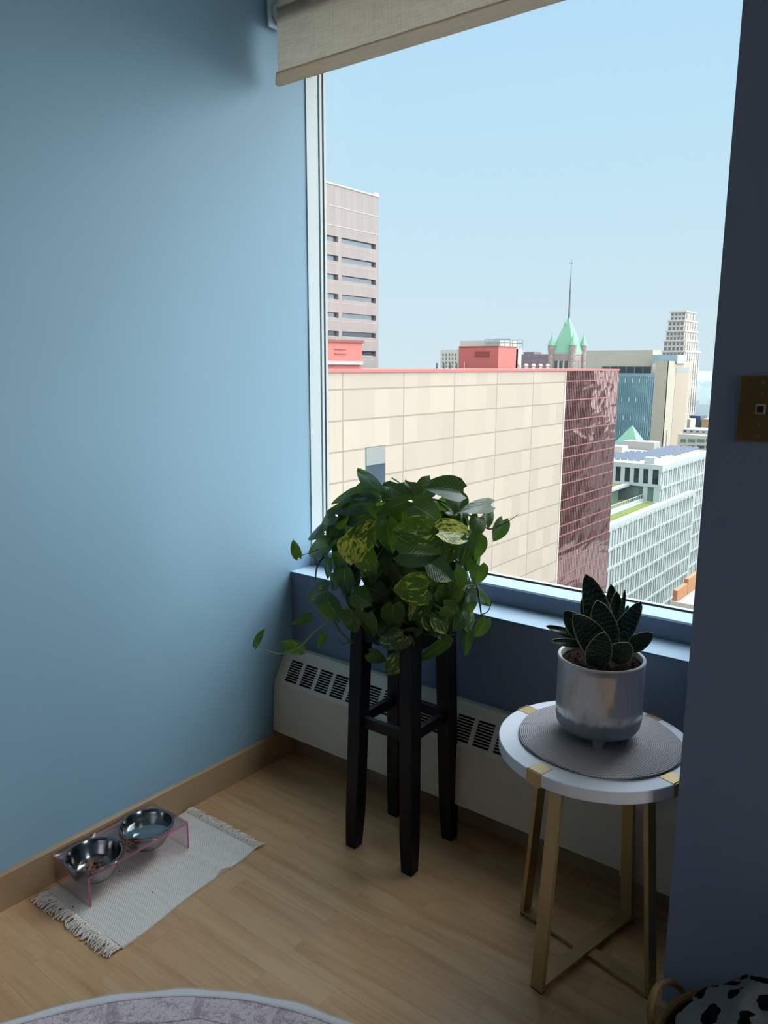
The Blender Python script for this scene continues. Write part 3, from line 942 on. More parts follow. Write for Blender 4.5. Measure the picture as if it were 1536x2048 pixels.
LV = Leaves()
SPX = 0.3711 * 0.00133
LEAVES = [  # base, tip, width (crop px), variegation, yellow, depth shift
    (703, 212, 605, 92, 62, .3, .05, 0), (705, 240, 572, 222, 50, .1, 0, 0), (600, 240, 462, 276, 62, .1, 0, .02), (705, 264, 578, 250, 56, .1, 0, .03),
    (660, 292, 443, 320, 84, .15, 0, .02), (610, 325, 468, 450, 118, .2, 0, -.02), (690, 320, 555, 395, 104, .45, .1, .0), (478, 362, 385, 434, 74, .1, .05, 0),
    (415, 440, 332, 468, 62, .2, .1, .02), (440, 515, 330, 545, 86, .1, .15, .0), (285, 570, 258, 490, 46, .35, .35, 0), (588, 545, 692, 388, 122, .78, .4, .03),
    (590, 495, 575, 612, 112, .98, .6, .05), (640, 560, 690, 684, 96, .6, .35, .0), (905, 205, 735, 205, 74, .1, 0, -.06), (800, 196, 768, 292, 90, .1, 0, -.03),
    (775, 202, 878, 258, 68, .1, 0, .0), (905, 228, 866, 155, 42, .1, 0, -.05), (1000, 180, 925, 286, 92, .15, .12, -.03), (1140, 225, 972, 190, 112, .25, 0, .02),
    (1120, 180, 1170, 245, 80, .1, 0, -.05), (862, 285, 695, 345, 62, .1, 0, .03), (672, 340, 712, 378, 34, .1, 0, .05), (850, 302, 850, 398, 88, .1, 0, .0),
    (918, 312, 1052, 392, 108, .3, 0, .05), (975, 440, 812, 432, 112, .68, .2, .06), (765, 402, 790, 548, 88, .35, .05, .02), (862, 402, 782, 392, 64, .1, 0, -.02),
    (1060, 440, 1224, 458, 100, .92, .5, .04), (1150, 480, 1105, 504, 60, .6, .3, 0), (850, 555, 1042, 560, 106, .12, 0, .05), (1000, 618, 1112, 690, 94, .1, 0, .04),
    (1238, 478, 1236, 588, 88, .1, 0, .02), (1190, 488, 1168, 617, 72, .15, 0, .03), (1312, 298, 1183, 322, 64, .1, 0, .0), (1308, 312, 1318, 412, 58, .1, 0, -.03),
    (1150, 248, 1196, 322, 76, .2, .15, -.04), (1118, 252, 1130, 342, 62, .1, 0, -.02), (1386, 388, 1350, 488, 84, .35, .15, 0), (1262, 370, 1240, 472, 74, .2, .15, -.03),
    (1262, 632, 1248, 724, 78, .35, .75, 0), (965, 738, 812, 748, 124, .72, .45, .05), (1078, 838, 1152, 898, 72, .55, .7, .04), (1140, 758, 1092, 832, 58, .1, .1, .02),
    (1200, 786, 1216, 892, 92, .45, .35, .02), (1212, 748, 1335, 840, 56, .15, 0, .0), (1292, 920, 1244, 1010, 74, .4, .4, 0), (1190, 950, 1192, 1104, 64, .1, .05, 0),
    (1078, 1030, 952, 1128, 62, .2, .3, .02), (1085, 1018, 1042, 1092, 60, .3, .3, -.01), (840, 990, 702, 1032, 96, .7, .3, .04), (862, 1012, 852, 1132, 78, .55, .35, .05),
    (680, 1090, 756, 1130, 74, .3, .2, .03), (832, 1110, 772, 1190, 86, .72, .4, .06), (580, 880, 560, 992, 92, .6, .4, .0), (660, 886, 668, 1000, 104, .45, .4, .02),
    (600, 778, 678, 832, 88, .2, .35, .02), (452, 800, 502, 918, 116, .12, .05, .02), (442, 758, 335, 794, 96, .55, .05, .03), (402, 825, 440, 920, 64, .2, .3, -.02),
    (300, 1072, 198, 1040, 62, .6, .3, 0), (60, 1050, 98, 970, 40, .3, .3, 0), (345, 900, 253, 942, 38, .15, .05, 0), (425, 1000, 398, 1068, 40, .2, .35, 0),
    (800, 842, 788, 952, 92, .25, .2, .02), (912, 960, 828, 1012, 76, .3, .4, .02), (952, 888, 928, 986, 64, .1, .05, .01), (1000, 938, 1030, 1004, 56, .2, .15, .0),
    (492, 690, 470, 752, 62, .2, .2, .0), (452, 590, 430, 690, 84, .1, .0, .0), (540, 655, 540, 772, 92, .1, .0, .01), (650, 735, 770, 800, 108, .1, .0, -.03),
    (1055, 645, 1090, 740, 0, .1, .0, -.04), (1130, 662, 1160, 762, 84, .15, .1, .0), (1215, 560, 1200, 650, 70, .1, .05, -.02), (500, 440, 470, 540, 92, .3, .05, .0),
    (720, 370, 690, 470, 70, .45, .1, -.02), (960, 420, 1000, 500, 80, .1, .0, -.02), (1080, 470, 1070, 560, 80, .1, .0, -.02), (520, 545, 480, 630, 90, .35, .1, -.01),
    (890, 610, 920, 690, 96, .1, .05, -.04), (800, 480, 860, 520, 76, .2, .0, -.03), (1010, 330, 1000, 400, 70, .1, .0, -.05), (560, 300, 500, 370, 80, .1, .0, -.04),
    (640, 190, 580, 216, 46, .1, 0, -.03), (1180, 900, 1130, 975, 60, .1, .2, .0), (1040, 760, 1100, 800, 70, .3, .3, .0), (860, 790, 830, 880, 86, .15, .1, -.01),
    (930, 800, 975, 890, 84, .15, .1, .0), (720, 640, 640, 660, 70, .3, .2, -.02)]
for i, (bx, by, tx, ty, w, vg, ye, dd) in enumerate(LEAVES):
    if w == 0: continue
    far = bx < 360 or bx > 1340
    d0 = 0.05 if far else None
    b = dome(bx, by, d0); t = dome(tx, ty, d0)
    if not far:
        sh = Vector(toC) * dd
        b = b + sh; t = t + sh * 0.9
    out = (b + t) * 0.5 - Vector(PC)
    out.normalize()
    nrm = out * 0.55 + Vector(toC) * 0.62 + Vector((0, 0, 0.28)) + Vector((random.uniform(-.22, .22), random.uniform(-.22, .22), random.uniform(-.15, .15)))
    c_ = (b + t) * .5; b = c_ + (b - c_) * 1.2; t = c_ + (t - c_) * 1.2
    LV.add(b, t, w * SPX * 1.42, nrm, (vg, random.random(), ye), fold=random.uniform(.1, .38), droop=random.uniform(.04, .14))
for i in range(170):   # inner and rear foliage that fills the crown
    a = random.uniform(0, 2 * PI); z = random.uniform(-0.75, 0.95)
    q = math.sqrt(max(0, 1 - z * z))
    dirv = Vector((q * math.cos(a), q * math.sin(a), z))
    rad = random.uniform(0.10, 0.21)
    if dirv.dot(Vector(toC)) > 0.1: rad = min(rad, 0.17)
    c = Vector(PC) + Vector((dirv.x * rad * 1.05, dirv.y * rad * 1.0, dirv.z * rad * 0.8))
    if c.z < ZS + 0.02 and math.hypot(c.x - pc.x, c.y - pc.y) < 0.13: continue
    if math.hypot(c.x - pc.x, c.y - pc.y) < 0.11 and c.z < ZS + 0.2: continue
    Ln = random.uniform(.055, .09)
    tdir = (dirv * 0.5 + Vector((random.uniform(-.6, .6), random.uniform(-.6, .6), random.uniform(-1.0, 0.2)))).normalized()
    LV.add(c - tdir * Ln * .5, c + tdir * Ln * .5, Ln * random.uniform(.62, .8), dirv + Vector((0, 0, .5)), (random.uniform(.05, .5), random.random(), random.uniform(0, .25)), fold=random.uniform(.1, .35), droop=.1)
for i in range(80):   # leaves hanging round the pot on the near side
    a = fa_ = math.atan2(-pc.y, -pc.x) + random.uniform(-1.5, 1.5)
    rad = random.uniform(.118, .20); z = random.uniform(ZS - .02, ZS + .24)
    c = Vector((pc.x + rad * math.cos(a), pc.y + rad * math.sin(a), z))
    o_ = Vector((math.cos(a), math.sin(a), 0))
    Ln = random.uniform(.055, .082)
    tdir = (Vector((0, 0, -1)) + o_ * random.uniform(0, .5) + Vector((-o_.y, o_.x, 0)) * random.uniform(-.9, .9)).normalized()
    LV.add(c - tdir * Ln * .5, c + tdir * Ln * .5, Ln * random.uniform(.75, .92), o_ + Vector((0, 0, .35)), (random.choice((.1, .15, .3, .5, .7)), random.random(), random.uniform(0, .35)), fold=random.uniform(.1, .35), droop=.1)
LV.build('foliage', 'leaf', po)

# vines and petioles

def vine(pts, r0=0.0026, r1=0.0016, far=None, mb=None):
    P = [dome(x, y, (far if far is not None else None), 0.72) for x, y in pts]
    # smooth through the points
    out = []
    for i in range(len(P) - 1):
        p0, p1, p2, p3 = P[max(i - 1, 0)], P[i], P[i + 1], P[min(i + 2, len(P) - 1)]
        for k in range(5):
            t = k / 5
            out.append(0.5 * ((2 * p1) + (p2 - p0) * t + (2 * p0 - 5 * p1 + 4 * p2 - p3) * t * t + (3 * p1 - p0 - 3 * p2 + p3) * t ** 3))
    out.append(P[-1])
    n = len(out)
    o = MB().tube(out, [r0 + (r1 - r0) * i / (n - 1) for i in range(n)], 6).build('petiole' if mb else 'vine_stem', 'stem_light' if mb else 'stem', po, smooth=True)
    if mb: o['label'] = 'pale green stem'


vine([(980, 262), (1060, 276), (1120, 310), (1210, 352), (1270, 395), (1315, 426), (1370, 408)], .0032, .002, .06)
vine([(1370, 408), (1420, 385), (1476, 344)], .002, .0005, .06)
vine([(445, 556), (400, 605), (384, 650), (380, 700)], .0026, .002, .1)
vine([(1210, 655), (1250, 735), (1262, 800), (1273, 888)], .003, .002, .1)
vine([(1273, 888), (1310, 868), (1330, 815)], .002, .001, .1)
vine([(760, 268), (860, 264), (980, 262)], .0026, .0026, .2)
vine([(970, 655), (1000, 740), (1020, 850), (1046, 990)], .002, .0015)
vine([(800, 700), (770, 780), (740, 870)], .002, .0015)
vine([(480, 920), (520, 985), (580, 1040)], .003, .002, .12)
vine([(580, 1025), (530, 1045), (505, 1020)], .002, .001, .12)
vine([(500, 650), (560, 700), (640, 690), (720, 660)], .002, .0015)
vine([(450, 920), (370, 985), (300, 1055), (200, 1098), (120, 1080), (60, 1050)], .0028, .0018, .06, 1)
vine([(970, 772), (1030, 840), (1120, 870), (1200, 920), (1290, 912)], .002, .0015, None, 1)
vine([(330, 560), (290, 572)], .0012, .001, .06, 1)
vine([(440, 520), (330, 562)], .0012, .001, .08, 1)
vine([(640, 690), (700, 600), (760, 500)], .0016, .0012, None, 1)
vine([(545, 480), (590, 520)], .0012, .001, None, 1)
vine([(1130, 995), (1050, 1000), (940, 990)], .002, .0014, None, 1)
vine([(1210, 690), (1180, 780), (1140, 850)], .0016, .0012, None, 1)
vine([(1120, 700), (1090, 800), (1075, 850)], .0016, .0012, None, 1)
vine([(990, 470), (1060, 448)], .0014, .0012, None, 1)


# ------------------------------------------------------------------ round side table
tc = Vector((-0.6285, 1.6275, 0)); TR = 0.2235; TZ = 0.562
tb = thing('side_table', tc, 'round white side table with brass legs beside the dark wall', 'side table')
MB().lathe([(0, 0), (TR - .002, 0), (TR, .002), (TR, .0275), (TR - .0015, .029), (0, .029)], (tc.x, tc.y, TZ - .029), 96).build('tabletop', 'table_white', tb, smooth=True)


def obox(mb, c0, c1, side, hw, nrm, ht):
    """bar from c0 to c1, half width hw along side, half thickness ht along nrm"""
    a = [c0 - side * hw - nrm * ht, c0 + side * hw - nrm * ht, c0 + side * hw + nrm * ht, c0 - side * hw + nrm * ht]
    b = [p + (c1 - c0) for p in a]
    mb.hexa(a, b)


ANG = {'A': -101, 'B': 168, 'C': 76, 'D': -11}
for kx, ang in ANG.items():
    a = math.radians(ang)
    d = Vector((math.cos(a), math.sin(a), 0)); s = Vector((-math.sin(a), math.cos(a), 0))
    foot = tc + d * 0.182 + Vector((0, 0, 0.004)); top = tc + d * 0.140 + Vector((0, 0, TZ - .029))
    lg = MB(); obox(lg, foot, top, s, 0.0165, d, 0.006)
    lo = lg.build('leg', 'gold', tb, bevel=0.001)
    ft = MB(); obox(ft, foot - Vector((0, 0, .004)), foot, s, 0.0155, d, 0.0055)
    fo = ft.build('foot_pad', 'gasket', lo)
    # brass clip folded over the rim
    a2 = math.radians({'A': -102.5, 'B': 166, 'C': 72, 'D': -17}[kx])
    d2 = Vector((math.cos(a2), math.sin(a2), 0)); s2 = Vector((-math.sin(a2), math.cos(a2), 0))
    cl = MB()
    zt = TZ + .0012
    obox(cl, tc + d2 * (TR - .040) + Vector((0, 0, TZ)), tc + d2 * (TR - .040) + Vector((0, 0, zt)), s2, 0.0195, d2, 0.0)
    cl = MB()
    obox(cl, tc + d2 * (TR - .021) + Vector((0, 0, TZ - .0005)), tc + d2 * (TR - .021) + Vector((0, 0, zt)), s2, 0.0195, d2, 0.021)
    obox(cl, tc + d2 * (TR - .0008) + Vector((0, 0, TZ - .0305)), tc + d2 * (TR - .0008) + Vector((0, 0, zt)), s2, 0.0195, d2, 0.0022)
    obox(cl, tc + d2 * (TR - .03) + Vector((0, 0, TZ - .0315)), tc + d2 * (TR - .03) + Vector((0, 0, TZ - .029)), s2, 0.0195, d2, 0.03)
    cl.build('rim_clip', 'gold', tb)
for pair, z0 in ((('A', 'C'), 0.0085), (('B', 'D'), 0.004)):
    a0, a1 = math.radians(ANG[pair[0]]), math.radians(ANG[pair[1]])
    p0 = tc + Vector((math.cos(a0), math.sin(a0), 0)) * 0.183; p1 = tc + Vector((math.cos(a1), math.sin(a1), 0)) * 0.183
    dd = (p1 - p0).normalized(); ss = Vector((-dd.y, dd.x, 0))
    cb = MB(); obox(cb, p0 + Vector((0, 0, z0)), p0 + Vector((0, 0, z0 + .012)), dd, 0.0, ss, 0.0165)
    cb = MB()
    q = [p0 - ss * .0165, p1 - ss * .0165, p1 + ss * .0165, p0 + ss * .0165]
    cb.hexa([v + Vector((0, 0, z0)) for v in q], [v + Vector((0, 0, z0 + .010)) for v in q])
    cb.build('cross_bar', 'gold', tb, bevel=0.001)

# braided mat
mc = Vector((-0.6235, 1.637, TZ + .0012)); MR = 0.1845
wobf = lambda a, r: 1 + (0.012 * math.sin(2 * a + 1.0) + 0.010 * math.sin(5 * a + .4)) * min(1, (r / MR) ** 2)
bmat = MB().lathe([(0, 0.0005), (MR - .004, 0.0005), (MR, .0025), (MR - .001, .005), (MR - .005, .0065), (MR * .9, .007), (MR * .6, .0068), (MR * .3, .0068), (0, .0068)], (0, 0, 0), 120, wobf)
bmat.v = [(p[0], p[1], p[2] + (0.0015 * math.sin(3 * math.atan2(p[1], p[0]) + 1) ** 2 * (math.hypot(p[0], p[1]) / MR) ** 3 if p[2] > .001 else 0)) for p in bmat.v]
bm_o = bmat.build('braided_placemat', 'braid', smooth=True)
bm_o.location = mc
tag(bm_o, 'round grey braided mat on the white side table', 'placemat')

# snake plant and its pot
sc_ = Vector((-0.635, 1.650, TZ + .0078)); PR = 0.0985
sn = thing('potted_snake_plant', sc_, 'small dark snake plant in a pearly footed pot on the grey mat', 'plant')
zf = 0.019
pot = MB().lathe([(0, 0), (PR * .80, 0), (PR * .9, .004), (PR * .965, .014), (PR, .035), (PR, .155), (PR, .170), (PR - .0015, .1725), (PR - .0045, .1725), (PR - .006, .17), (PR - .0065, .12), (0, .12)], (sc_.x, sc_.y, sc_.z + zf), 72)
pt = pot.build('pot', 'pearl', sn, smooth=True, origin=(sc_.x, sc_.y, sc_.z + zf))
rim = MB().lathe([(PR - .0075, .160), (PR - .0068, .1725), (PR - .0046, .1742), (PR - .0010, .1742), (PR + .0006, .1722), (PR + .0006, .1695)], (sc_.x, sc_.y, sc_.z + zf), 72)
tag(rim.build('rim', 'pot_white', pt, smooth=True), 'white rim')
fa0 = math.atan2(-sc_.y, -sc_.x)
for k in range(3):
    a = fa0 + 0.05 + k * 2 * PI / 3
    MB().lathe([(0, 0), (.0105, 0), (.0115, .002), (.0175, .026), (0, .026)], (sc_.x + .067 * math.cos(a), sc_.y + .067 * math.sin(a), sc_.z), 24).build('foot', 'pot_white', sn, smooth=True)
so = MB()
R0 = PR - .0066
prof = [(R0, .155)] + [(R0 * (1 - i / 9), .1565 + .004 * math.sin(i * 1.7)) for i in range(1, 9)] + [(0, .158)]
so.lathe(prof, (sc_.x, sc_.y, sc_.z + zf), 48)
so.v = [(p[0], p[1], p[2] + .0035 * mnoise.noise(Vector(p) * 140)) for p in so.v]
for i in range(170):
    a = random.uniform(0, 2 * PI); r = R0 * math.sqrt(random.random()) * .97
    s = random.uniform(.0016, .0038)
    so.lathe([(0, -s), (s, 0), (0, s)], (sc_.x + r * math.cos(a), sc_.y + r * math.sin(a), sc_.z + zf + .158), 5)
so.build('soil', 'soil', sn)

SB = np.array([sc_.x, sc_.y, sc_.z + zf + .155])


def snk(cx, cy, off):
    px, py = 980 + cx * .28646, 1120 + cy * .28646
    dr = ray(px, py)
    t = np.dot(SB - EYE, FW) / np.dot(dr, FW)
    return Vector(EYE + dr * t - dr / np.linalg.norm(dr) * off)


SPS = .28646 * .00118
SNAKE = [  # base, tip, width, base offset, tip offset, bow
    (800, 560, 676, 100, 200, -.005, .0, .06), (850, 480, 848, 168, 118, -.03, -.03, .04), (860, 520, 888, 218, 120, -.015, -.02, .05), (890, 520, 952, 212, 50, -.01, -.01, .1),
    (700, 540, 648, 262, 92, -.02, -.01, .06), (850, 620, 1040, 282, 150, .01, .02, -.12), (690, 560, 500, 352, 150, .005, .0, -.3), (790, 660, 594, 386, 200, .03, .055, .1),
    (820, 640, 756, 285, 205, .022, .03, .1), (730, 740, 800, 510, 175, .052, .075, .12), (960, 620, 1136, 508, 120, .0, .015, -.12), (650, 590, 412, 568, 62, .02, .03, -.2),
    (640, 540, 385, 468, 70, -.02, -.03, -.2), (860, 700, 972, 566, 165, .05, .065, -.3), (930, 430, 966, 314, 44, -.035, -.05, .05), (905, 600, 935, 500, 110, .015, .03, .1)]
for bx, by, tx, ty, w, o0, o1, bow in SNAKE:
    S = Leaves()
    b, t = snk(bx, by, o0), snk(tx, ty, o1)
    out = ((b + t) * .5 - Vector(SB)); out.z *= .3
    nrm = Vector(toC) * .9 + out.normalized() * .35 + Vector((0, 0, .25))
    S.add(b, t, w * SPS, nrm, (0, 0, 0), fold=.22, droop=bow * .8, nu=14, nv=9, shape='blade')
    S.build('leaf', 'snake', sn, 0.0016)

# ------------------------------------------------------------------ cotton mat with fringes
c4 = [onz(*p) for p in ((92, 1785), (244, 1898), (510, 1700.6), (356, 1619))]      # back-left, front-left, front-right, back-right
c4[0][0] = max(c4[0][0], -1.888); c4[3][0] = max(c4[3][0], -1.888)
BLc, FLc, FRc, BRc = [Vector(p) for p in c4]


def matp(u, v):
    """u along the length, v from wall to room"""
    p = BLc.lerp(BRc, u).lerp(FLc.lerp(FRc, u), v)
    w = .004 * math.sin(u * 9 + .5) * v ** 3 - .006 * math.exp(-((u - .72) / .05) ** 2) * v ** 6
    return p + Vector((w, 0, 0))


def matz(u, v):
    return .0035 + .0022 * (1 + mnoise.noise(Vector((u * 5, v * 3, 2.2)))) * (0.3 + v) + .007 * math.exp(-((u - .73) / .035) ** 2) * v ** 4 + .0015 * math.exp(-((v - .42) / .01) ** 2)


nu_, nv_ = 70, 36
m = MB()
top = []
vs = []
for i in range(nu_):
    for j in range(nv_):
        u, v = i / (nu_ - 1), j / (nv_ - 1)
        p = matp(u, v); vs.append((p.x, p.y, matz(u, v)))
nvv = len(vs)
vs += [(p[0], p[1], .0006) for p in vs]
fs = []
for i in range(nu_ - 1):
    for j in range(nv_ - 1):
        a = i * nv_ + j
        fs.append((a, a + 1, a + nv_ + 1, a + nv_)); fs.append((a + nvv, a + nv_ + nvv, a + nv_ + 1 + nvv, a + 1 + nvv))
edge = [i * nv_ for i in range(nu_)] + [(nu_ - 1) * nv_ + j for j in range(1, nv_)] + [i * nv_ + nv_ - 1 for i in range(nu_ - 2, -1, -1)] + [j for j in range(nv_ - 2, 0, -1)]
for a, b in zip(edge, edge[1:] + edge[:1]): fs.append((a, b, b + nvv, a + nvv))
m.add(vs, fs)
ctr = (BLc + FRc) * .5
pm = thing('pet_mat', (ctr.x, ctr.y, 0), 'off-white woven cotton mat with fringed ends on the floor', 'mat')
m.build('cloth', 'mat', pm, smooth=True)
for side in (0, 1):
    fr = MB()
    e0, e1 = (BLc, FLc) if side == 0 else (BRc, FRc)
    o = (Vector((0, -1, 0)) if side == 0 else Vector((0, 1, 0)))
    n = 150
    for i in range(n):
        v = i / (n - 1)
        p = e0.lerp(e1, v)
        ln = random.uniform(.026, .042) * (1.15 if side == 0 else .95)
        if side == 0 and abs(v - .42) < .03: ln *= .6
        tilt = random.uniform(-.35, .35) + .25 * math.sin(v * 23)
        d = Vector((o.y * -tilt * .6 - .12 * (1 if side == 0 else -1) * 0 + random.uniform(-.25, .35), o.y, 0)).normalized()
        pts = []
        h = random.uniform(.004, .010)
        for k in range(6):
            t = k / 5
            lat = .0035 * math.sin(t * random.uniform(5, 9) + i)
            pts.append((p.x + d.x * ln * t + lat, p.y + d.y * ln * t + lat * .4, .003 + h * math.sin(PI * t) * .9 + .0005))
        if pts[-1][0] < XL + .014:
            pts = [(max(q[0], XL + .0145), q[1], q[2]) for q in pts]
        fr.tube(pts, [.0018, .0020, .0020, .0020, .0019, .0015], 5)
    fr.build('fringe', 'fringe', pm, smooth=True)

# ------------------------------------------------------------------ acrylic feeder, bowls, kibble
ax0, ax1, ay0, ay1, az = -1.887, -1.7195, 0.9605, 1.2865, 0.095
zb0 = 0.0085
fd = thing('pet_feeder_stand', ((ax0 + ax1) / 2, (ay0 + ay1) / 2, zb0), 'low clear pink acrylic stand holding two bowls against the left wall', 'pet feeder')
BW = [Vector((-1.7975, 1.0265, 0)), Vector((-1.8055, 1.2035, 0))]
BR_ = 0.0775
cu = bpy.data.curves.new('outline', 'CURVE'); cu.dimensions = '2D'; cu.fill_mode = 'BOTH'
spn = cu.splines.new('POLY'); spn.points.add(3); spn.use_cyclic_u = True
for pnt, (x, y) in zip(spn.points, ((ax0, ay0), (ax1, ay0), (ax1, ay1), (ax0, ay1))): pnt.co = (x, y, 0, 1)
for b in BW:
    spn = cu.splines.new('POLY'); spn.points.add(47); spn.use_cyclic_u = True
    for k, pnt in enumerate(spn.points):
        a = 2 * PI * k / 48; pnt.co = (b.x + (BR_ - .004) * math.cos(a), b.y + (BR_ - .004) * math.sin(a), 0, 1)
cu.extrude = 0.003
tmp = bpy.data.objects.new('outline', cu); COL.objects.link(tmp)
dg = bpy.context.evaluated_depsgraph_get()
me = bpy.data.meshes.new_from_object(tmp.evaluated_get(dg)); me.name = 'shelf'
bpy.data.objects.remove(tmp); bpy.data.curves.remove(cu)
for vv in me.vertices:
    vv.co = Vector((vv.co.x, vv.co.y, vv.co.z + az - .003)) - fd.location
me.materials.clear()
me.materials.append(MT['acrylic']); me.materials.append(MT['acrylic_edge'])
me.update()
for p in me.polygons:
    p.material_index = 1 if abs(p.normal.z) < .5 and abs((Vector(p.center) + fd.location).x - ax1) < .004 else 0
sh = bpy.data.objects.new('shelf', me); COL.objects.link(sh); sh.parent = fd
for ya in (ay0, ay1 - .006):
    sp_ = MB().box((ax0, ya, zb0), (ax1, ya + .006, az - .006)).build('side_panel', 'acrylic', fd)
    sp_.data.materials.append(MT['acrylic_edge'])
    for p in sp_.data.polygons:
        if p.normal.x > .5: p.material_index = 1
bowl_z = az + .001
BD = 0.058
for b, lab in zip(BW, ('left stainless steel pet bowl holding brown kibble', 'right stainless steel pet bowl filled with water')):
    prof = [(0, .0018), (.045, .0018), (.052, .006), (.060, .018), (.0685, .045), (.0705, .056), (.0725, .0592), (.0775, .0595), (.0785, .058), (.0775, .0572), (.0735, .0570), (.0715, .045), (.062, .016), (.054, .003), (.046, 0), (0, 0)]
    o = MB().lathe(prof, (0, 0, 0), 64).build('pet_bowl', 'steel', smooth=True)
    o.location = (b.x, b.y, az + .0012 - .0572)
    tag(o, lab, 'bowl', 'steel bowls in the acrylic stand')
w = MB().lathe([(0, 0), (.0655, 0), (.0655, .0004), (0, .0004)], (0, 0, 0), 48).build('water', 'water')
w.location = (BW[1].x, BW[1].y, az - .0565 + .034)
tag(w, 'clear water standing in the right steel bowl', 'water', None, 'stuff')


def kib_mesh(mat, name):
    bm = bmesh.new(); bmesh.ops.create_icosphere(bm, subdivisions=2, radius=1.0)
    for v in bm.verts:
        v.co *= 1 + .14 * mnoise.noise(v.co * 1.7)
        r = math.hypot(v.co.x, v.co.y)
        v.co.z *= .62 - .22 * math.exp(-(r / .35) ** 2)
    me = bpy.data.meshes.new(name); bm.to_mesh(me); bm.free()
    me.polygons.foreach_set('use_smooth', [True] * len(me.polygons))
    me.materials.append(MT[mat]); return me


kA, kB = kib_mesh('kibble', 'kibble_mesh'), kib_mesh('kibble_mix', 'kibble_tan_mesh')


def kib(loc, r, me, label, group):
    o = bpy.data.objects.new('kibble', me); COL.objects.link(o)
    o.location = loc; o.scale = (r, r, r); o.rotation_euler = (random.uniform(-.3, .3), random.uniform(-.3, .3), random.uniform(0, 6))
    return tag(o, label, 'kibble', group)


spots = [(812, 462), (838, 466), (846, 486), (872, 478), (905, 442), (914, 458), (938, 440), (950, 462), (972, 440), (866, 494), (900, 474), (926, 488), (893, 502), (915, 512), (853, 514), (963, 511), (885, 543), (928, 450), (960, 450)]
placed = []
for x, y in spots:
    p = onz(60 + x * .22135, 1580 + y * .22135, az + .004)
    z = az + .0035
    n_ = sum(1 for q in placed if math.hypot(q[0] - p[0], q[1] - p[1]) < .0075)
    if n_: z += .0045 * min(n_, 1)
    placed.append(p)
    kib((p[0], p[1], z), .0052, kA, 'dark brown kibble piece spilled on the acrylic between the two bowls', 'kibble spilled between the bowls')
rnd = random.Random(3)
pile = []
for i in range(46):
    lay = 0 if i < 22 else (1 if i < 37 else 2)
    for _ in range(60):
        a = rnd.uniform(0, 2 * PI); r = (.042, .034, .022)[lay] * math.sqrt(rnd.random())
        x, y = r * math.cos(a) + .004, r * math.sin(a) + .005
        if math.hypot(x, y) > .044: continue
        if all(math.hypot(x - q[0], y - q[1]) > .0116 for q in pile if q[2] == lay): break
    pile.append((x, y, lay))
    kib((BW[0].x + x, BW[0].y + y, az - .0565 + .0056 + lay * .0065), .0076, kB if rnd.random() < .45 else kA, 'kibble piece heaped in the left steel bowl', 'kibble in the left bowl')
for (x, y), where in (((239, 1743), 'under the acrylic stand'), ((306, 1787), 'on the open middle of the mat'), ((146, 1815), 'near the left fringe')):
    p = onz(x, y, .006)
    kib((p[0], p[1], .0085), .0022, kA, 'tiny dark crumb lying on the cotton mat ' + where, None)

# ------------------------------------------------------------------ round rug
RC = Vector((-0.787, 0.293, 0)); RR = 0.836
wr = lambda a, r: 1 + (.0022 * math.sin(a * 37) + .0018 * math.sin(a * 23 + 1)) * min(1, (r / RR) ** 8)
rg = thing('round_rug', (RC.x, RC.y, 0), 'round pale pink and grey printed rug at the bottom edge', 'rug')
MB().lathe([(0, .006), (RR * .5, .006), (RR * .9, .006), (RR - .012, .0062), (RR - .006, .0055), (RR - .006, .0005), (0, .0005)], (RC.x, RC.y, 0), 180, wr).build('pile', 'rug', rg, smooth=True, origin=(RC.x, RC.y, 0))
MB().lathe([(RR - .0065, .0005), (RR - .0065, .0056), (RR - .002, .0052), (RR, .0025), (RR - .001, .0005), (RR - .0065, .0005)], (RC.x, RC.y, 0), 180, wr).build('binding', 'rug_edge', rg, smooth=True)

# ------------------------------------------------------------------ basket and blanket
bc = Vector((-0.150, 1.268, 0)); BK = 0.190; BZ = 0.25
bk = thing('woven_basket', bc, 'woven seagrass basket with rope handles at the lower right corner', 'basket')
MB().lathe([(0, 0), (BK * .80, 0), (BK * .84, .006), (BK * .93, BZ * .5), (BK - .002, BZ - .004), (BK - .010, BZ - .004), (BK * .90, BZ * .5), (BK * .8, .01), (0, .01)], tuple(bc), 72).build('body', 'basket', bk, smooth=True, origin=tuple(bc))
rimr = []
ring = MB().tube([(bc.x + (BK - .005) * math.cos(a), bc.y + (BK - .005) * math.sin(a), BZ) for a in [2 * PI * i / 72 for i in range(73)]], .0075, 8)
ring.build('rim', 'rope', bk, smooth=True)
hp = [onx(x, y, -.345) for x, y in ((1308, 2075), (1300, 2030), (1304, 1998), (1316, 1972), (1334, 1963), (1352, 1970), (1366, 1984), (1374, 2000))]
hd = []
for i in range(len(hp) - 1):
    for k in range(6):
        t = k / 6
        p0, p1, p2, p3 = [Vector(hp[j]) for j in (max(i - 1, 0), i, i + 1, min(i + 2, len(hp) - 1))]
        hd.append(0.5 * ((2 * p1) + (p2 - p0) * t + (2 * p0 - 5 * p1 + 4 * p2 - p3) * t * t + (3 * p1 - p0 - 3 * p2 + p3) * t ** 3))
MB().tube(hd, .0062, 10).build('handle', 'rope', bk, smooth=True)
bb = bmesh.new(); bmesh.ops.create_icosphere(bb, subdivisions=5, radius=1.0)
for v in bb.verts:
    d = v.co.normalized()
    r = 1 + .13 * mnoise.noise(d * 2.3 + Vector((4, 1, 2))) + .06 * mnoise.noise(d * 6)
    v.co = Vector((d.x * .150 * r, d.y * .140 * r, d.z * .12 * r * (1.0 if d.z > 0 else .9)))
me = bpy.data.meshes.new('fleece_blanket'); bb.to_mesh(me); bb.free()
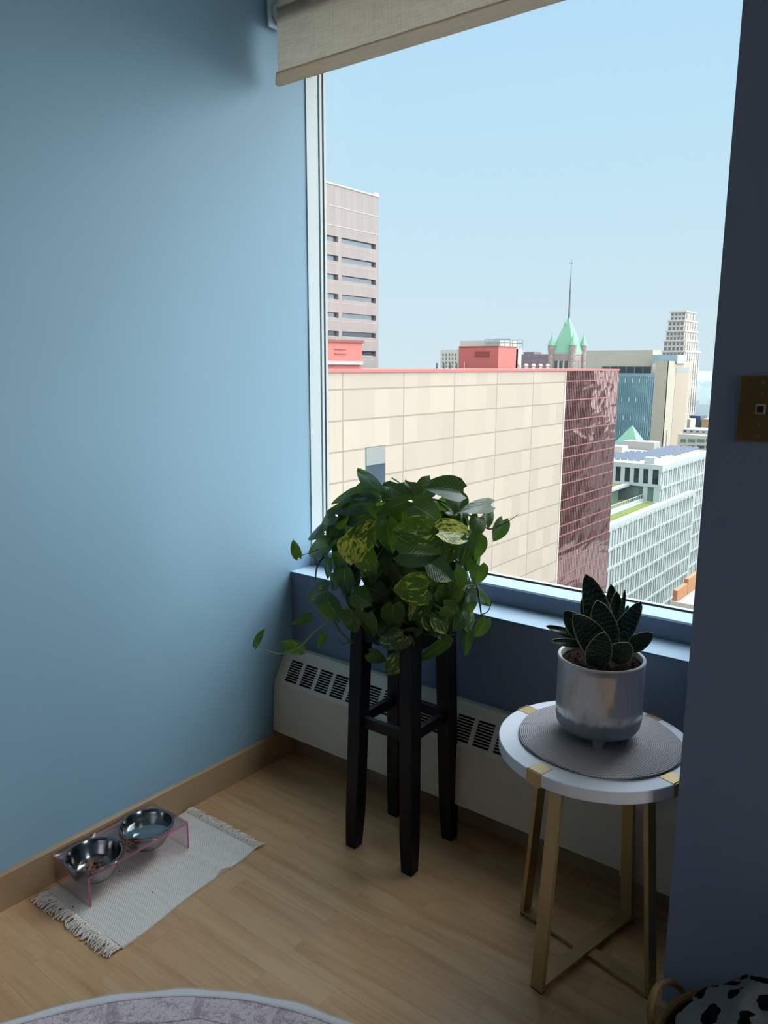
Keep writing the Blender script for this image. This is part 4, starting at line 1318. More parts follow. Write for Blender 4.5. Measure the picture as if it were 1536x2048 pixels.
me.polygons.foreach_set('use_smooth', [True] * len(me.polygons)); me.materials.append(MT['fleece'])
o = bpy.data.objects.new('fleece_blanket', me); COL.objects.link(o); o.location = (bc.x + .005, bc.y + .005, BZ + .01)
tag(o, 'black spotted white fleece blanket bundled in the woven basket', 'blanket')

# ------------------------------------------------------------------ brass wall plate with phone jack
p0 = ony(1483, 752, PY); px0 = float(p0[0]); pz1 = float(p0[2]); pz0 = float(ony(1478, 881, PY)[2])
wp = thing('wall_plate', (px0 + .035, PY, (pz0 + pz1) / 2), 'brass wall plate with a small phone jack on the dark wall', 'wall plate')
MB().box((px0, PY - .005, pz0), (px0 + .070, PY, pz1)).build('plate', 'plate', wp, bevel=0.002)
cxp = px0 + .037; czp = (pz0 + pz1) / 2
jk = MB().box((cxp - .008, PY - .0075, czp - .008), (cxp + .008, PY - .004, czp + .009))
tag(jk.build('jack', 'conc_sill', wp), 'cream jack surround')
tag(MB().box((cxp - .0055, PY - .0079, czp - .0055), (cxp + .0055, PY - .0074, czp + .006)).build('socket', 'dark', wp), 'black socket opening')
for zz in (pz1 - .010, pz0 + .010, pz1 - .03, pz0 + .03):
    mb = MB().lathe([(0, -.001), (.0032, -.001), (.0030, .001), (0, .0014)], (0, 0, 0), 16)
    mb.v = [(cxp + q[0], PY - .005 - q[2], zz + q[1]) for q in mb.v]
    mb.build('screw', 'screw', wp, smooth=True)

# ------------------------------------------------------------------ the city outside
GZ = -95.0
struct(MB().box((-1500, 20, GZ - 2), (400, 2600, GZ)).build('ground', 'asphalt'), 'city ground far below', 'ground')


def bx(mb, x0, x1, y0, y1, z0, z1):
    return mb.box((x0, y0, z0), (x1, y1, z1))


# --- cream stone block with bronze glass end
SX = -50.0
ys = 40.0; yc = 109.25; ye = 130.15
zr = 0.78
sb_ = thing('stone_building', (SX - 20, 85, GZ), 'wide cream stone building with red roof edge and bronze glass end', 'building')
bx(MB(), SX - 36, SX, ys, yc, GZ, zr).build('stone_wall', 'stone', sb_)
wy0, wy1 = float(onx(731, 893, SX)[1]), float(onx(770, 893, SX)[1]); wz1, wz0 = -6.85, -12.6
wf = bx(MB(), SX - .02, SX + .05, wy0, wy1, wz0, wz1).build('window', 'win_blue', sb_)
bx(MB(), SX + .03, SX + .09, wy0 + .05, wy1 - .05, wz1 - 1.9, wz1 - .05).build('blind', 'window_blind', wf)
gl = bx(MB(), SX - 36, SX - .05, yc, ye, GZ, zr)
gl.build('bronze_glass', 'bronze', sb_)
mu = MB()
nm = 34
for i in range(nm + 1):
    y = yc + (ye - yc) * i / nm
    bx(mu, SX - .05, SX - .01, y - .05, y + .05, GZ, zr)
mu.build('mullion_screen', 'mullion', sb_)
spn_ = MB()
for z in (-.75, -3.58, -6.6, -8.15, -10.75, -12.3, -14.8, -16.4, -18.9, -20.5, -23.0, -24.6, -27.1, -28.7, -31.2, -32.8, -35.3, -36.9):
    bx(spn_, SX - .05, SX + .0, yc, ye, z - .08, z + .08)
spn_.build('spandrel_line', 'pinkline', sb_)
cp = MB()
bx(cp, SX - 36, SX + .15, ys, ye + .1, zr, zr + .30)
cp.build('roof_edge', 'red', sb_)
bx(MB(), SX - .3, SX + .02, yc - .25, yc + .1, GZ, zr - .02).build('corner_strip', 'white_warm', sb_)
# roof huts
p1 = bx(MB(), -70, -58, 58, 70.88, zr, 4.1)
h1 = p1.build('roof_hut', 'red', sb_)
bx(MB(), -70.2, -57.8, 57.8, 71.05, 4.0, 4.3).build('hut_coping', 'red_dark', h1)
bx(MB(), -58, -57.6, 58, 70.6, 1.55, 1.95).build('pipe', 'grey_band', h1)
for z in (2.75, 3.25): bx(MB(), -58, -57.9, 66.0, 68.0, z - .06, z).build('louvre', 'red_dark', h1)
p2 = bx(MB(), -69.35, -62, 109.87, 115.8, zr, 4.5)
h2 = p2.build('roof_hut', 'red', sb_)
bx(MB(), -69.4, -61.95, 109.8, 115.9, 4.4, 4.6).build('hut_coping', 'red_dark', h2)
bx(MB(), -66.2, -63.6, 109.72, 109.87, 2.95, 3.75).build('louvre', 'red_dark', h2)
lamp = MB()
lamp.tube([(-68, 109.5, zr), (-68, 109.5, 2.1)], .06, 6)
lamp.build('vent_pipe', 'white_warm', h2)
for yy, hh in [(float(onx(px_, 735, -60.1)[1]), .75) for px_ in (873, 887, 900, 913)]:
    bx(MB(), -60.2, -60, yy, yy + .25, zr + .3, zr + .3 + hh).build('roof_vent', 'spire', sb_)
for i in range(9):
    yy = 117 + i * 1.35
    MB().lathe([(.16, 0), (.16, .35), (.28, .45), (.22, .7), (0, .82)], (-62 + .4 * (i % 2), yy, zr + .3), 10).build('roof_cowl', 'white_warm', sb_, smooth=True)

# --- concrete tower
TX = -90.0
ct = thing('concrete_tower', (TX - 12, 100, GZ), 'tall grey concrete tower with dark window strips at the left', 'building')
ty1 = 114.72; ty0 = 70.0; tzt = 31.0
bx(MB(), TX - 30, TX - .7, ty0, ty1, GZ, tzt).build('core_wall', 'concrete', ct)
yq0, yq1 = float(onx(676.1, 480, TX)[1]), float(onx(683, 480, TX)[1]); yq2 = float(onx(752, 492, TX)[1])
rows = []
for y in (488.9, 525.0, 560.2, 596.7, 631.5, 666.6, 702.7): rows.append(float(onx(752.3, y, TX)[2]))
hz = rows[0] - float(onx(752.3, 499.6, TX)[2])
pz = rows[0] - rows[1]
while rows[-1] > -40: rows.append(rows[-1] - pz)
fa = MB()
zt = tzt
for z in rows:
    bx(fa, TX - .7, TX, ty0, ty1, z, zt); zt = z - hz
bx(fa, TX - .7, TX, ty0, ty1, GZ, zt)
for z in rows:
    bx(fa, TX - .7, TX, yq0, yq1, z - hz, z); bx(fa, TX - .7, TX, yq2, ty1, z - hz, z)
fa.build('facade', 'concrete', ct)
for z in rows[:9]:
    for a, b in ((yq0 - 8.8, yq0), (yq1, yq2)):
        wo = bx(MB(), TX - .7, TX - .55, a, b, z - hz, z).build('window', 'win_blue', ct)
        MB().hexa([(TX - .7, a, z - hz - .55), (TX + .03, a, z - hz - .55), (TX + .03, b, z - hz - .55), (TX - .7, b, z - hz - .55)],
                  [(TX - .6, a, z - hz + .1), (TX - .55, a, z - hz + .1), (TX - .55, b, z - hz + .1), (TX - .6, b, z - hz + .1)]).build('sill', 'conc_sill', wo)
jl = MB()
for yy in (434.0, 470.0):
    z = float(onx(757, yy, TX)[2]); bx(jl, TX, TX + .04, ty0, ty1, z - .06, z + .06)
jl.build('joint', 'grey_band', ct)
bx(MB(), TX - 30, TX + .1, ty0, ty1 + .1, tzt - .02, tzt + .25).build('coping', 'grey_band', ct)
bx(MB(), TX - 1.2, TX - .2, ty1 - 1.0, ty1 + .4, tzt + .2, tzt + .7).build('davit', 'white_warm', ct)
MB().tube([(TX - 1, 100.6, tzt), (TX - 1, 100.6, tzt + 2.2)], .08, 6).build('mast', 'spire', ct)

# --- white office block far behind the roof
Yw = 250.0
a, b = ony(881, 700, Yw), ony(990, 700, Yw)
wo_ = thing('white_office_block', (a[0], Yw + 10, GZ), 'small white office block with rows of windows behind the red hut', 'building')
bx(MB(), a[0], b[0], Yw, Yw + 20, GZ, a[2]).build('wall', 'white_warm', wo_)
for i, yy in enumerate((709.5, 717.5, 725.5, 733)):
    z = float(ony(884, yy, Yw)[2]); q0 = float(ony(884.5, yy, Yw)[0])
    for k in range(16):
        xx = q0 + (b[0] - q0) * k / 16
        bx(MB(), xx + .12, xx + .62, Yw - .1, Yw + .05, z - .45, z + .45).build('window', 'win_blue', wo_)
# --- pale block with a steel lattice behind the red hut
Yp = 175.0
a, b, c = ony(920, 682, Yp), ony(999, 680, Yp), ony(1023, 678, Yp)
pb = thing('pale_plant_block', ((a[0] + b[0]) / 2, Yp + 8, GZ), 'pale flat block with steel lattice behind the right red hut', 'building')
bx(MB(), a[0], b[0], Yp, Yp + 10, GZ, a[2]).build('wall', 'white_warm', pb)
bx(MB(), a[0] - 1, b[0], Yp + .5, Yp + 12, GZ, float(ony(1034, 696, Yp)[2])).build('lower_wall', 'white_warm', pb)
la = MB()
x0_, x1_ = float(ony(972, 680, Yp)[0]), float(c[0]); z0_, z1_ = float(a[2]) - 2.2, float(c[2])
for yy in (Yp - .6, Yp + 6):
    for i in range(6):
        xx = x0_ + (x1_ - x0_) * i / 5
        la.tube([(xx, yy, z0_), (xx, yy, z1_)], .09, 5)
    for z in (z1_, z1_ - .85): la.tube([(x0_, yy, z), (x1_, yy, z)], .09, 5)
la.build('steel_lattice', 'steel_frame', pb)
# --- mauve building
Yv = 430.0
a, b = ony(1026, 709, Yv), ony(1110, 707, Yv); c, d = ony(1044.5, 704, Yv), ony(1065, 704, Yv)
mv = thing('mauve_building', (a[0], Yv + 8, GZ), 'distant mauve brick building left of the green spire tower', 'building')
bx(MB(), a[0], b[0], Yv, Yv + 25, GZ, a[2]).build('wall', 'purple', mv)
bx(MB(), c[0], d[0], Yv + 2, Yv + 12, a[2], c[2]).build('roof_hut', 'purple', mv)

# --- tower with copper pyramid roof
Yk = 230.0
kx0 = float(ony(1103, 704, Yk)[0]); kx1 = float(ony(1145, 704, Yk)[0]); ky1 = float(onx(1166, 704, kx1)[1])
kz = 5.7; ka = 17.3
ck = thing('spired_tower', ((kx0 + kx1) / 2, (Yk + ky1) / 2, GZ), 'stone tower with green copper pyramid roof and tall thin spire', 'tower')
bx(MB(), kx0, kx1, Yk, ky1, GZ, kz).build('shaft', 'granite', ck)
cx_, cy_ = (kx0 + kx1) / 2, (Yk + ky1) / 2
MB().add([(kx0 - .3, Yk - .3, kz), (kx1 + .3, Yk - .3, kz), (kx1 + .3, ky1 + .3, kz), (kx0 - .3, ky1 + .3, kz), (cx_, cy_, ka)],
         [(0, 1, 4), (1, 2, 4), (2, 3, 4), (3, 0, 4), (3, 2, 1, 0)]).build('pyramid_roof', 'copper', ck)
bx(MB(), kx0 - .2, kx1 + .2, Yk - .2, ky1 + .2, kz - .5, kz).build('cornice', 'grey_band', ck)
for (x, y) in ((kx0, Yk), (kx1, Yk), (kx1, ky1), (kx0, ky1)):
    tz = 7.9
    tu = MB().lathe([(.98, GZ), (.98, 4.5), (1.02, 5.6), (1.15, 6.6), (1.22, tz - .4), (1.22, tz), (0, tz)], (x, y, 0), 16).build('turret', 'granite', ck, smooth=True)
    MB().lathe([(1.32, tz), (.62, tz + 1.9), (.12, tz + 3.2), (.05, tz + 4.3), (0, tz + 4.4)], (x, y, 0), 16).build('turret_roof', 'copper', tu, smooth=True)
for i in range(3):
    xx = kx0 + (kx1 - kx0) * (.25 + .25 * i)
    mb = bx(MB(), xx - .55, xx + .55, Yk - .06, Yk + .3, -4, 3.2)
    mb.v += []
    ar = mb.build('arch_opening', 'win_dark', ck)
    bx(MB(), xx + .6, xx + 1.15, Yk - .3, Yk, -4, 3.0).build('column', 'conc_sill', ar)
for i in range(2):
    yy = Yk + (ky1 - Yk) * (.36 + .28 * i)
    bx(MB(), kx1 - .3, kx1 + .06, yy - .6, yy + .6, -4, 3.2).build('arch_opening', 'win_dark', ck)
spz = float(ony(1140, 519, cy_)[2])
MB().tube([(cx_, cy_, ka - 1.2), (cx_, cy_, ka + 6), (cx_, cy_, ka + 11), (cx_, cy_, spz)], [.34, .22, .14, .06], 8).build('spire', 'spire', ck)
cr = MB().tube([(cx_ - .55, cy_, spz - 1.1), (cx_ + .55, cy_, spz - 1.1)], .07, 6)
cr.lathe([(0, -.3), (.3, 0), (0, .3)], (cx_, cy_, ka + 7.5), 8)
cr.build('finial', 'spire', ck)
MB().lathe([(0, -.9), (.75, -.7), (.5, .3), (0, .9)], (cx_ - .55, cy_ - .55, ka - 2.4), 8).build('dormer', 'copper', ck)

# --- small green pyramid roof
Yg = 262.0
a, b, c = ony(1224, 900, Yg), ony(1276, 893, Yg), ony(1255, 852, Yg)
gp = thing('green_roofed_building', ((a[0] + b[0]) / 2, Yg + 4, GZ), 'small green copper pyramid roof in front of the teal glass', 'building')
zz = float(b[2]); w2 = float(b[0] - a[0])
MB().add([(a[0], Yg, zz), (b[0], Yg, zz), (b[0], Yg + w2, zz), (a[0], Yg + w2, zz), (c[0], Yg + w2 * .5, c[2])], [(0, 1, 4), (1, 2, 4), (2, 3, 4), (3, 0, 4), (3, 2, 1, 0)]).build('roof', 'copper', gp)
bx(MB(), a[0] - 2, b[0] + 1, Yg - .2, Yg + w2, GZ, zz).build('wall', 'grey_band', gp)

# --- courthouse with teal glass
Yt = 330.0
ch = thing('beige_courthouse', (-130, Yt + 15, GZ), 'large beige stone building with teal glass front beyond the bronze glass', 'building')
a, b = ony(1150, 701, Yt + 14), ony(1305, 700, Yt + 14)
zc = float(b[2]); xr = float(b[0]); yr = float(onx(1322, 700, xr)[1])
up = bx(MB(), a[0], xr, Yt + 14, yr, GZ, zc)
up.build('upper_wall', 'beige', ch)
bx(MB(), xr - .3, xr + .15, Yt + 14.2, yr, GZ, zc - .05).build('upper_side_wall', 'beige_x', ch)
a, b = ony(1205, 733, Yt + 13.7), ony(1303, 747, Yt + 13.7)
bw = bx(MB(), a[0], b[0], Yt + 13.4, Yt + 14.1, b[2], a[2]).build('window', 'win_dark', ch)
mb = MB()
for i in range(7):
    xx = a[0] + (b[0] - a[0]) * i / 6; bx(mb, xx - .12, xx + .12, Yt + 13.2, Yt + 13.5, b[2], a[2])
mb.build('mullion', 'win_pale', bw)
a, b = ony(1150, 752, Yt), ony(1315.5, 752, Yt); top_ = float(a[2]); bot_ = float(ony(1300, 900, Yt)[2])
tg = bx(MB(), a[0], b[0], Yt, Yt + 14, GZ, top_).build('teal_glass', 'win_teal', ch)
a2, b2 = ony(1150, 745.5, Yt), ony(1310, 745.5, Yt)
bx(MB(), a2[0], b[0] - .8, Yt - .2, Yt + 14, top_, a2[2]).build('glass_parapet', 'win_pale', ch)
fn = MB()
for i in range(44):
    xx = a[0] + (b[0] - a[0]) * i / 43; bx(fn, xx - .11, xx + .11, Yt - .3, Yt, GZ, top_)
fn.build('fin_screen', 'win_pale', tg)
wt = MB()
for r, yy in enumerate((762, 801, 838, 868)):
    z = float(ony(1300, yy, Yt)[2])
    for i in range(12):
        xx = a[0] + (b[0] - a[0]) * (i + (.25 if r % 2 else .6)) / 12
        bx(wt, xx - .2, xx + .2, Yt - .5, Yt - .3, z - .9, z + 1.0)
wt.build('light_fin', 'white_bld', tg)
Yr = Yt - 4
a, b = ony(1311, 722, Yr), ony(1337.5, 722, Yr)
rx0, rx1, rz1 = float(a[0]), float(b[0]), float(a[2]); ry1 = float(onx(1383, 722, rx1)[1])
bx(MB(), rx0, rx1, Yr, ry1, GZ, rz1).build('corner_wall', 'beige', ch)
bx(MB(), rx1 - .3, rx1 + .12, Yr, ry1, GZ, rz1).build('side_wall', 'beige_x', ch)
q0, q1 = float(onx(1351, 740, rx1)[1]), float(onx(1377, 740, rx1)[1])
z1 = float(onx(1351, 735.5, rx1)[2]); z0 = float(onx(1351, 744, rx1)[2])
bx(MB(), rx1, rx1 + .2, q0, q1, GZ, z0).build('recess_panel', 'beige_dark', ch)
bx(MB(), rx1, rx1 + .25, q0, q1, z0, z1).build('window', 'win_blue', ch)
a, b = ony(1308, 710, Yr + 10), ony(1368, 710, Yr + 10)
bx(MB(), a[0], b[0] - 2, Yr + 8, Yr + 20, rz1 - 1, a[2]).build('rooftop_glass_box', 'win_pale', ch)

# --- white residential tower with stepped crown
Yz = 620.0
rt = thing('residential_tower', (-150, Yz, GZ), 'tall slender white apartment tower with stepped crown at the right', 'tower')


def tier(xl, xm, xr_, ytop, ybot, nb, ns, yoff=0.0, name='tier', pierw=.30):
    """one storey block: front face from xl to xm, right face from xm to xr_"""
    Y = Yz + yoff
    a, b = ony(xl, ytop, Y), ony(xm, ytop, Y)
    x0, x1 = float(a[0]), float(b[0]); zt_ = float(b[2]); zb_ = float(ony(xm, ybot, Y)[2])
    y1 = float(onx(xr_, ytop, x1)[1])
    t = bx(MB(), x0, x1, Y, y1, zb_, zt_).build(name, 'white_warm', rt)
    n_f = max(2, int(round((zt_ - zb_) / 5.0)))
    for i in range(nb):
        c0 = x0 + (x1 - x0) * (i + pierw * .7) / nb; c1 = x0 + (x1 - x0) * (i + 1 - pierw * .7) / nb
        wdo = bx(MB(), c0, c1, Y - .25, Y + .3, zb_ + .6, zt_ - 1.6).build('window', 'win_blue', t)
        mb = MB()
        for kf in range(1, n_f): z = zb_ + .6 + (zt_ - zb_ - 2.2) * kf / n_f; bx(mb, c0, c1, Y - .45, Y, z - .55, z + .55)
        mb.build('spandrel', 'white_warm', wdo)
    for i in range(ns):
        c0 = Y + (y1 - Y) * (i + .3) / ns; c1 = Y + (y1 - Y) * (i + .7) / ns
        wdo = bx(MB(), x1 - .3, x1 + .25, c0, c1, zb_ + .6, zt_ - 1.6).build('window', 'win_blue', t)
        mb = MB()
        for kf in range(1, n_f): z = zb_ + .6 + (zt_ - zb_ - 2.2) * kf / n_f; bx(mb, x1, x1 + .45, c0, c1, z - .5, z + .5)
        mb.build('spandrel', 'tan', wdo)
    bx(MB(), x0 - .6, x1 + .9, Y - .9, y1 + .6, zt_ - .9, zt_ + .3).build('cornice', 'white_warm', t)


tier(1325, 1369, 1400, 702, 905, 6, 7, 0)
tier(1328, 1369, 1396, 680, 702, 5, 6, 3)
tier(1333, 1369, 1395, 661, 680, 5, 5, 6)
tier(1337, 1369, 1394, 640, 661, 4, 5, 9)
tier(1342, 1372, 1391, 622, 640, 4, 3, 13)

# --- white fin-clad block with green roof and solar panels
BX = -65.0; by0 = 158.0; by1 = 234.0; bz = -34.35
UX = -66.2; uy0 = 207.0; uy1 = 253.0; uz = -24.3; ux0 = -99.0
fb = thing('fin_clad_building', (-80, 200, GZ), 'white office building with vertical fins, green roof and solar panels', 'building')
bx(MB(), -86, BX - .6, by0, by1, GZ, bz - .4).build('lower_block', 'glass_grey', fb)
bx(MB(), ux0, UX - .6, uy0 + .5, uy1, GZ, uz - .5).build('upper_block', 'glass_grey', fb)


def fins(X, y0, y1, z_top, floors, step, spacing, nmax=None):
    """storey-high screens: ledge with upright fins under it"""
    z = z_top
    for k in range(floors):
        mb = MB()
        bx(mb, X - .6, X + .25, y0, y1, z - .55, z)
        n = int((y1 - y0) / spacing)
        for i in range(n + 1):
            y = y0 + (y1 - y0) * i / n
            o = (.10 if k % 2 else 0) * spacing
            wf_ = .70 * spacing if i % 2 else .42 * spacing
            bx(mb, X - .6, X + .02, y - wf_ * .5 + o, y + wf_ * .5 + o, z - step, z - .55)
            if i % 2 == 0: bx(mb, X - .6, X + .36, y - .5 + o, y + .5 + o, z - .62, z + .05)
        mb.build('storey_screen', 'white_bld', fb)
        z -= step


fins(BX, by0, by1, bz - .9, 8, 4.72, 1.75)
fins(UX, uy0, uy1, uz - 1.3, 10, 4.72, 1.9)
bx(MB(), -72, BX + .3, by0, by1 + .1, bz - .9, bz).build('lower_parapet', 'white_bld', fb)
bx(MB(), ux0, UX + .3, uy0 - .3, uy1, uz - 1.3, uz).build('upper_parapet', 'white_bld', fb)
bx(MB(), ux0 + .8, UX - 1.2, uy0 + .8, uy1 - .8, uz, uz + .05).build('roof_deck', 'roof_pale', fb)
# windows in the end wall that looks this way
for i in range(9):
    x1w = UX - .9 - i * 2.55
    wn = bx(MB(), x1w - 1.35, x1w, uy0 + .1, uy0 + .6, uz - 5.3, uz - 1.4).build('window', 'win_dark', fb)
    bx(MB(), x1w - 2.5, x1w - 1.4, uy0 - .2, uy0 + .5, uz - 5.3, uz - 1.3).build('pier', 'white_bld', wn)
bx(MB(), ux0, UX + .3, uy0 - .3, uy0 + .5, uz - 6.1, uz - 5.3).build('ledge', 'white_bld', fb)
for i in range(2):
    x1w = UX - .5 - i * 2.9
    bx(MB(), x1w - 1.2, x1w, uy0 - .2, uy0 + .5, bz, uz - 6.1).build('pier', 'white_bld', fb)
bx(MB(), UX - 5.6, UX - .6, uy0 + .2, uy0 + .5, bz, uz - 6.1).build('terrace_glazing', 'win_green', fb)
# green roof strip on the lower block, terrace beyond it
MB().hexa([(-69.4, by0, bz), (-66.6, by0, bz), (-66.6, 205, bz), (-69.4, 205, bz)], [(-69.4, by0, bz + .15), (-66.6, by0, bz + .15), (-66.6, 205, bz + .15), (-69.4, 205, bz + .15)]).build('green_roof', 'sedum', fb)
bx(MB(), -71.0, -70.2, by0, 206, bz, bz + .7).build('terrace_kerb', 'white_bld', fb)
rl = MB()
for i in range(30): bx(rl, -70.65, -70.5, by0 + i * 1.6, by0 + i * 1.6 + .12, bz + .7, bz + 1.8)
bx(rl, -70.65, -70.5, by0, 206, bz + 1.75, bz + 1.85)
rl.build('terrace_rail', 'white_bld', fb)
bx(MB(), -84, -72.5, by0, 206.5, bz - 3, bz + .02).build('terrace_deck', 'sedum_dry', fb)
wg = bx(MB(), -84, -75.0, by0, 200, bz, bz + 3.6).build('terrace_wing', 'win_green', fb)
bx(MB(), -84.5, -74.6, by0, 206.9, bz + 3.6, bz + 4.3).build('wing_roof_edge', 'white_bld', wg)
bx(MB(), -84, -76.0, by0 + 1, 205, bz + 4.3, bz + 4.4).build('wing_green_roof', 'sedum_dry', wg)
# solar rows and roof plant
for r in range(11):
    y = uy0 + 4 + r * 4.0
    if r in (3, 4): segs = [(-98, -92), (-83, -71.5)]
    elif r < 3: segs = [(-98, -72.5)]
    else: segs = [(-97, -91), (-79, -69.0)]
    for x0s, x1s in segs:
        mb = MB(); n = int((x1s - x0s) / 1.9)
        for i in range(n):
            xx = x0s + i * 1.9
            mb.hexa([(xx, y, uz + .25), (xx + 1.65, y, uz + .25), (xx + 1.65, y + 2.0, uz + 1.0), (xx, y + 2.0, uz + 1.0)],
                    [(xx, y - .03, uz + .33), (xx + 1.65, y - .03, uz + .33), (xx + 1.65, y + 1.97, uz + 1.08), (xx, y + 1.97, uz + 1.08)])
        mb.build('solar_panel_row', 'solar', fb)
bx(MB(), -71.3, -68.6, uy0 + .8, uy0 + 3.2, uz, uz + 1.7).build('roof_unit', 'white_bld', fb)
bx(MB(), -91, -84.5, uy0 + 19, uy0 + 24, uz, uz + 2.2).build('roof_unit', 'white_warm', fb)
bx(MB(), -90, -80, uy0 + 34, uy0 + 40, uz, uz + 2.6).build('roof_unit', 'grey_band', fb)
MB().tube([(-79.5, uy0 + 44, uz), (-79.5, uy0 + 44, uz + 6)], .12, 6).build('mast', 'spire', fb)

# --- cluster at the right: white low block, navy and tan blocks
Ya = 300.0
a, b = ony(1356, 868, Ya), ony(1440, 868, Ya)
wl = thing('white_low_building', ((a[0] + b[0]) / 2, Ya + 8, GZ), 'white low-rise with a row of square windows by the dark wall', 'building')
bx(MB(), a[0], b[0], Ya, Ya + 18, GZ, a[2]).build('wall', 'white_warm', wl)
for (u0, u1) in ((1361.5, 1372), (1376, 1390), (1394, 1408.5), (1412, 1424)):
    p, q = ony(u0, 877.5, Ya), ony(u1, 885, Ya)
    bx(MB(), p[0], q[0], Ya - .1, Ya + .2, q[2], p[2]).build('window', 'win_green', wl)
    p, q = ony(u0, 890.5, Ya), ony(u1, 897, Ya)
    bx(MB(), p[0], q[0], Ya - .1, Ya + .2, q[2], p[2]).build('window', 'win_blue', wl)
p, q = ony(1366, 858, Ya + 4), ony(1440, 866, Ya + 4)
at_ = bx(MB(), p[0], q[0], Ya + 4, Ya + 16, q[2] - 1, p[2]).build('attic', 'grey_band', wl)
for i in range(6):
    xx = p[0] + (q[0] - p[0]) * (i + .2) / 6
    bx(MB(), xx, xx + .9, Ya + 3.9, Ya + 4.2, q[2] - .2, p[2] - .5).build('vent', 'win_dark', at_)
Yn = 380.0
a, b = ony(1380.5, 831, Yn), ony(1401.5, 831, Yn)
nb_ = thing('navy_block', ((a[0] + b[0]) / 2, Yn + 5, GZ), 'small dark navy block behind the white low-rise', 'building')
bx(MB(), a[0], b[0], Yn, Yn + 10, GZ, a[2]).build('wall', 'navy', nb_)
a, b = ony(1367, 838, Yn - 16), ony(1381, 838, Yn - 16)
pl = thing('pale_stair_tower', ((a[0] + b[0]) / 2, Yn - 2, GZ), 'narrow pale block left of the navy block', 'building')
bx(MB(), a[0], b[0], Yn - 16, Yn - 8, GZ, a[2]).build('wall', 'white_warm', pl)
a, b = ony(1403.5, 838, Yn - 3), ony(1432, 838, Yn - 3)
tn = thing('tan_block', ((a[0] + b[0]) / 2, Yn + 2, GZ), 'small tan brick block right of the navy block', 'building')
bx(MB(), a[0], b[0], Yn - 3, Yn + 8, GZ, a[2]).build('wall', 'tan', tn)

# --- brick parapet roofs low at the right
rx = -46.0
pz_ = onx(1352, 1176, rx)
lb = thing('brick_roof_building', (rx - 2, pz_[1] + 20, GZ), 'low building with orange brick parapets at the bottom right of the window', 'building')
pA, pB, pC, pD = onx(1350, 1181, rx), onx(1372, 1165, rx), onx(1391, 1152, rx), onx(1340, 1212, rx)
zr0 = float(pA[2]) - 2.6
bx(MB(), rx, rx + 30, pA[1], pC[1] + 25, GZ, zr0).build('roof', 'roof_pale', lb)
bx(MB(), rx - .4, rx + .5, pA[1], pB[1] - .3, zr0 - 4, float(pA[2])).build('parapet', 'brick', lb)
bx(MB(), rx - .4, rx + .5, pB[1], pC[1] + 6, zr0 - 4, float(pB[2]) + .8).build('parapet', 'brick', lb)
bx(MB(), rx - .4, rx + 14, pA[1] - .5, pA[1], zr0 - 4, float(pA[2]) - 2.2).build('end_wall', 'white_warm', lb)
bx(MB(), rx - 1, rx + 20, pD[1] - 14, pA[1] - 8, GZ, zr0 - 5).build('front_roof', 'grey_band', lb)
bx(MB(), rx - 1.2, rx - .2, pD[1] - 14, pA[1] - 8, zr0 - 6, zr0 - 3.6).build('front_parapet', 'brick', lb)

# --- brown tower across the street, seen in the bronze glass
bt = thing('brown_tower', (40, 240, GZ), 'brown granite tower mirrored in the bronze glass', 'building')
bx(MB(), 36, 80, 165, 330, GZ, 16).build('wall', 'brown_tower', bt)
bt2 = thing('pale_street_block', (40, 130, GZ), 'pale low block mirrored at the foot of the bronze glass', 'building')
bx(MB(), 34, 70, 110, 164, GZ, -30).build('wall', 'white_warm', bt2)

# --- summer haze lying over the far city
hz = NT('summer_haze')
vsc = hz.n('ShaderNodeVolumeScatter'); vsc.inputs['Color'].default_value = (.42, .50, .57, 1); vsc.inputs['Density'].default_value = 0.0011; vsc.inputs['Anisotropy'].default_value = 0.2
hz.l(vsc.outputs[0], hz.out.inputs['Volume'])
MT['haze'] = hz.m
ho = MB().box((-1600, 760, GZ + .5), (-150, 1380, -4)).build('far_haze', 'haze')
tag(ho, 'pale summer haze veiling the wooded horizon', 'haze', None, 'stuff')

# --- wooded horizon
tl = MB()
rn = random.Random(5)
for i in range(90):
    az_ = math.radians(-70 + i * 0.72)
    d_ = rn.uniform(1500, 2300)
    x, y = math.sin(az_) * d_, math.cos(az_) * d_
    hgt = rn.uniform(50, 78)
    tl.lathe([(90, 0), (88, hgt * .5), (60, hgt * .85), (0, hgt)], (x, y, GZ), 9)
to_ = tl.build('distant_treeline', 'treeline', smooth=True)
tag(to_, 'hazy blue green wooded land along the horizon', 'trees', None, 'stuff')

# ------------------------------------------------------------------ light
w = bpy.data.worlds.new('sky'); SC.world = w
w.use_nodes = True
t = w.node_tree; t.nodes.clear()
out = t.nodes.new('ShaderNodeOutputWorld'); bg = t.nodes.new('ShaderNodeBackground')
tcn = t.nodes.new('ShaderNodeTexCoord')
sep = t.nodes.new('ShaderNodeSeparateXYZ'); t.links.new(tcn.outputs['Generated'], sep.inputs[0])
rmp = t.nodes.new('ShaderNodeValToRGB')
t.links.new(sep.outputs[2], rmp.inputs[0])
e = rmp.color_ramp.elements
e[0].position, e[0].color = 0.0, lin(219, 237, 245)
e[1].position, e[1].color = 1.0, lin(140, 190, 232)
for p, c in ((0.10, lin(211, 236, 249)), (0.26, lin(196, 232, 251)), (0.42, lin(186, 225, 255))):
    q = rmp.color_ramp.elements.new(p); q.color = c
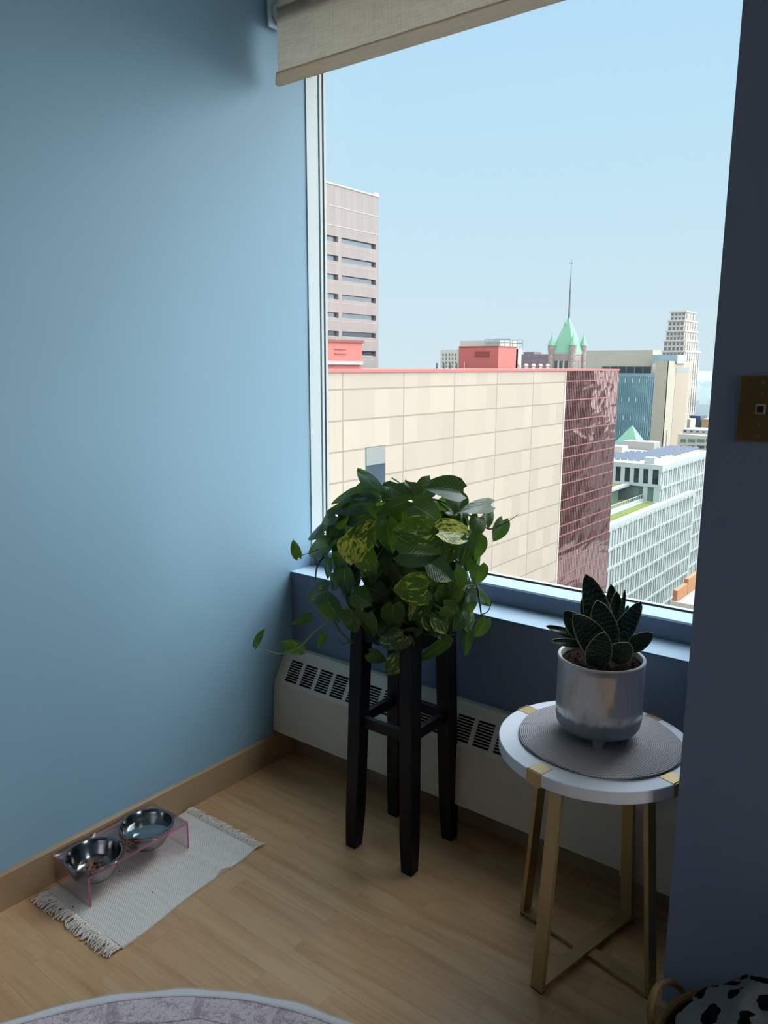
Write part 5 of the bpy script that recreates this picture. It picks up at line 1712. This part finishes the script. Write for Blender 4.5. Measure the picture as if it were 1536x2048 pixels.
# unseen sky brightened to light room and city: lobes right, behind and overhead
def lobe(direction, lo, power, gain, colour, prev):
    dt = t.nodes.new('ShaderNodeVectorMath'); dt.operation = 'DOT_PRODUCT'
    t.links.new(tcn.outputs['Generated'], dt.inputs[0]); dt.inputs[1].default_value = Vector(direction).normalized()
    mr = t.nodes.new('ShaderNodeMapRange'); mr.inputs[1].default_value = lo; mr.inputs[2].default_value = 1.0
    t.links.new(dt.outputs['Value'], mr.inputs[0])
    pw = t.nodes.new('ShaderNodeMath'); pw.operation = 'POWER'; pw.inputs[1].default_value = power
    t.links.new(mr.outputs[0], pw.inputs[0])
    ml = t.nodes.new('ShaderNodeMath'); ml.operation = 'MULTIPLY'; ml.inputs[1].default_value = gain
    t.links.new(pw.outputs[0], ml.inputs[0])
    sc = t.nodes.new('ShaderNodeVectorMath'); sc.operation = 'SCALE'
    sc.inputs[0].default_value = colour[:3]; t.links.new(ml.outputs[0], sc.inputs['Scale'])
    ad = t.nodes.new('ShaderNodeVectorMath'); ad.operation = 'ADD'
    t.links.new(prev, ad.inputs[0]); t.links.new(sc.outputs[0], ad.inputs[1])
    return ad.outputs[0]


sky = lobe((0.82, 0.42, 0.36), 0.40, 1.2, 6.9, (1.0, .97, .92), rmp.outputs[0])
sky = lobe((0.0, -0.85, 0.55), 0.25, 1.0, 2.2, (1.0, .98, .94), sky)
sky = lobe((0.08, 0.42, 0.90), 0.80, 0.8, 12.5, (.86, .96, 1.06), sky)
t.links.new(sky, bg.inputs[0])
t.links.new(bg.outputs[0], out.inputs[0])

sun_d = bpy.data.lights.new('sun', 'SUN'); sun_d.energy = 0.45; sun_d.angle = math.radians(2.0); sun_d.color = (1.0, .95, .86)
sun = bpy.data.objects.new('sun', sun_d); COL.objects.link(sun)
sdir = Vector((0.70, -0.42, 0.60)).normalized()
sun.rotation_euler = sdir.to_track_quat('Z', 'Y').to_euler()

SC.cycles.max_bounces = 10
SC.cycles.diffuse_bounces = 5
SC.cycles.transparent_max_bounces = 16
SC.cycles.sample_clamp_indirect = 6.0
SC.cycles.use_denoising = True
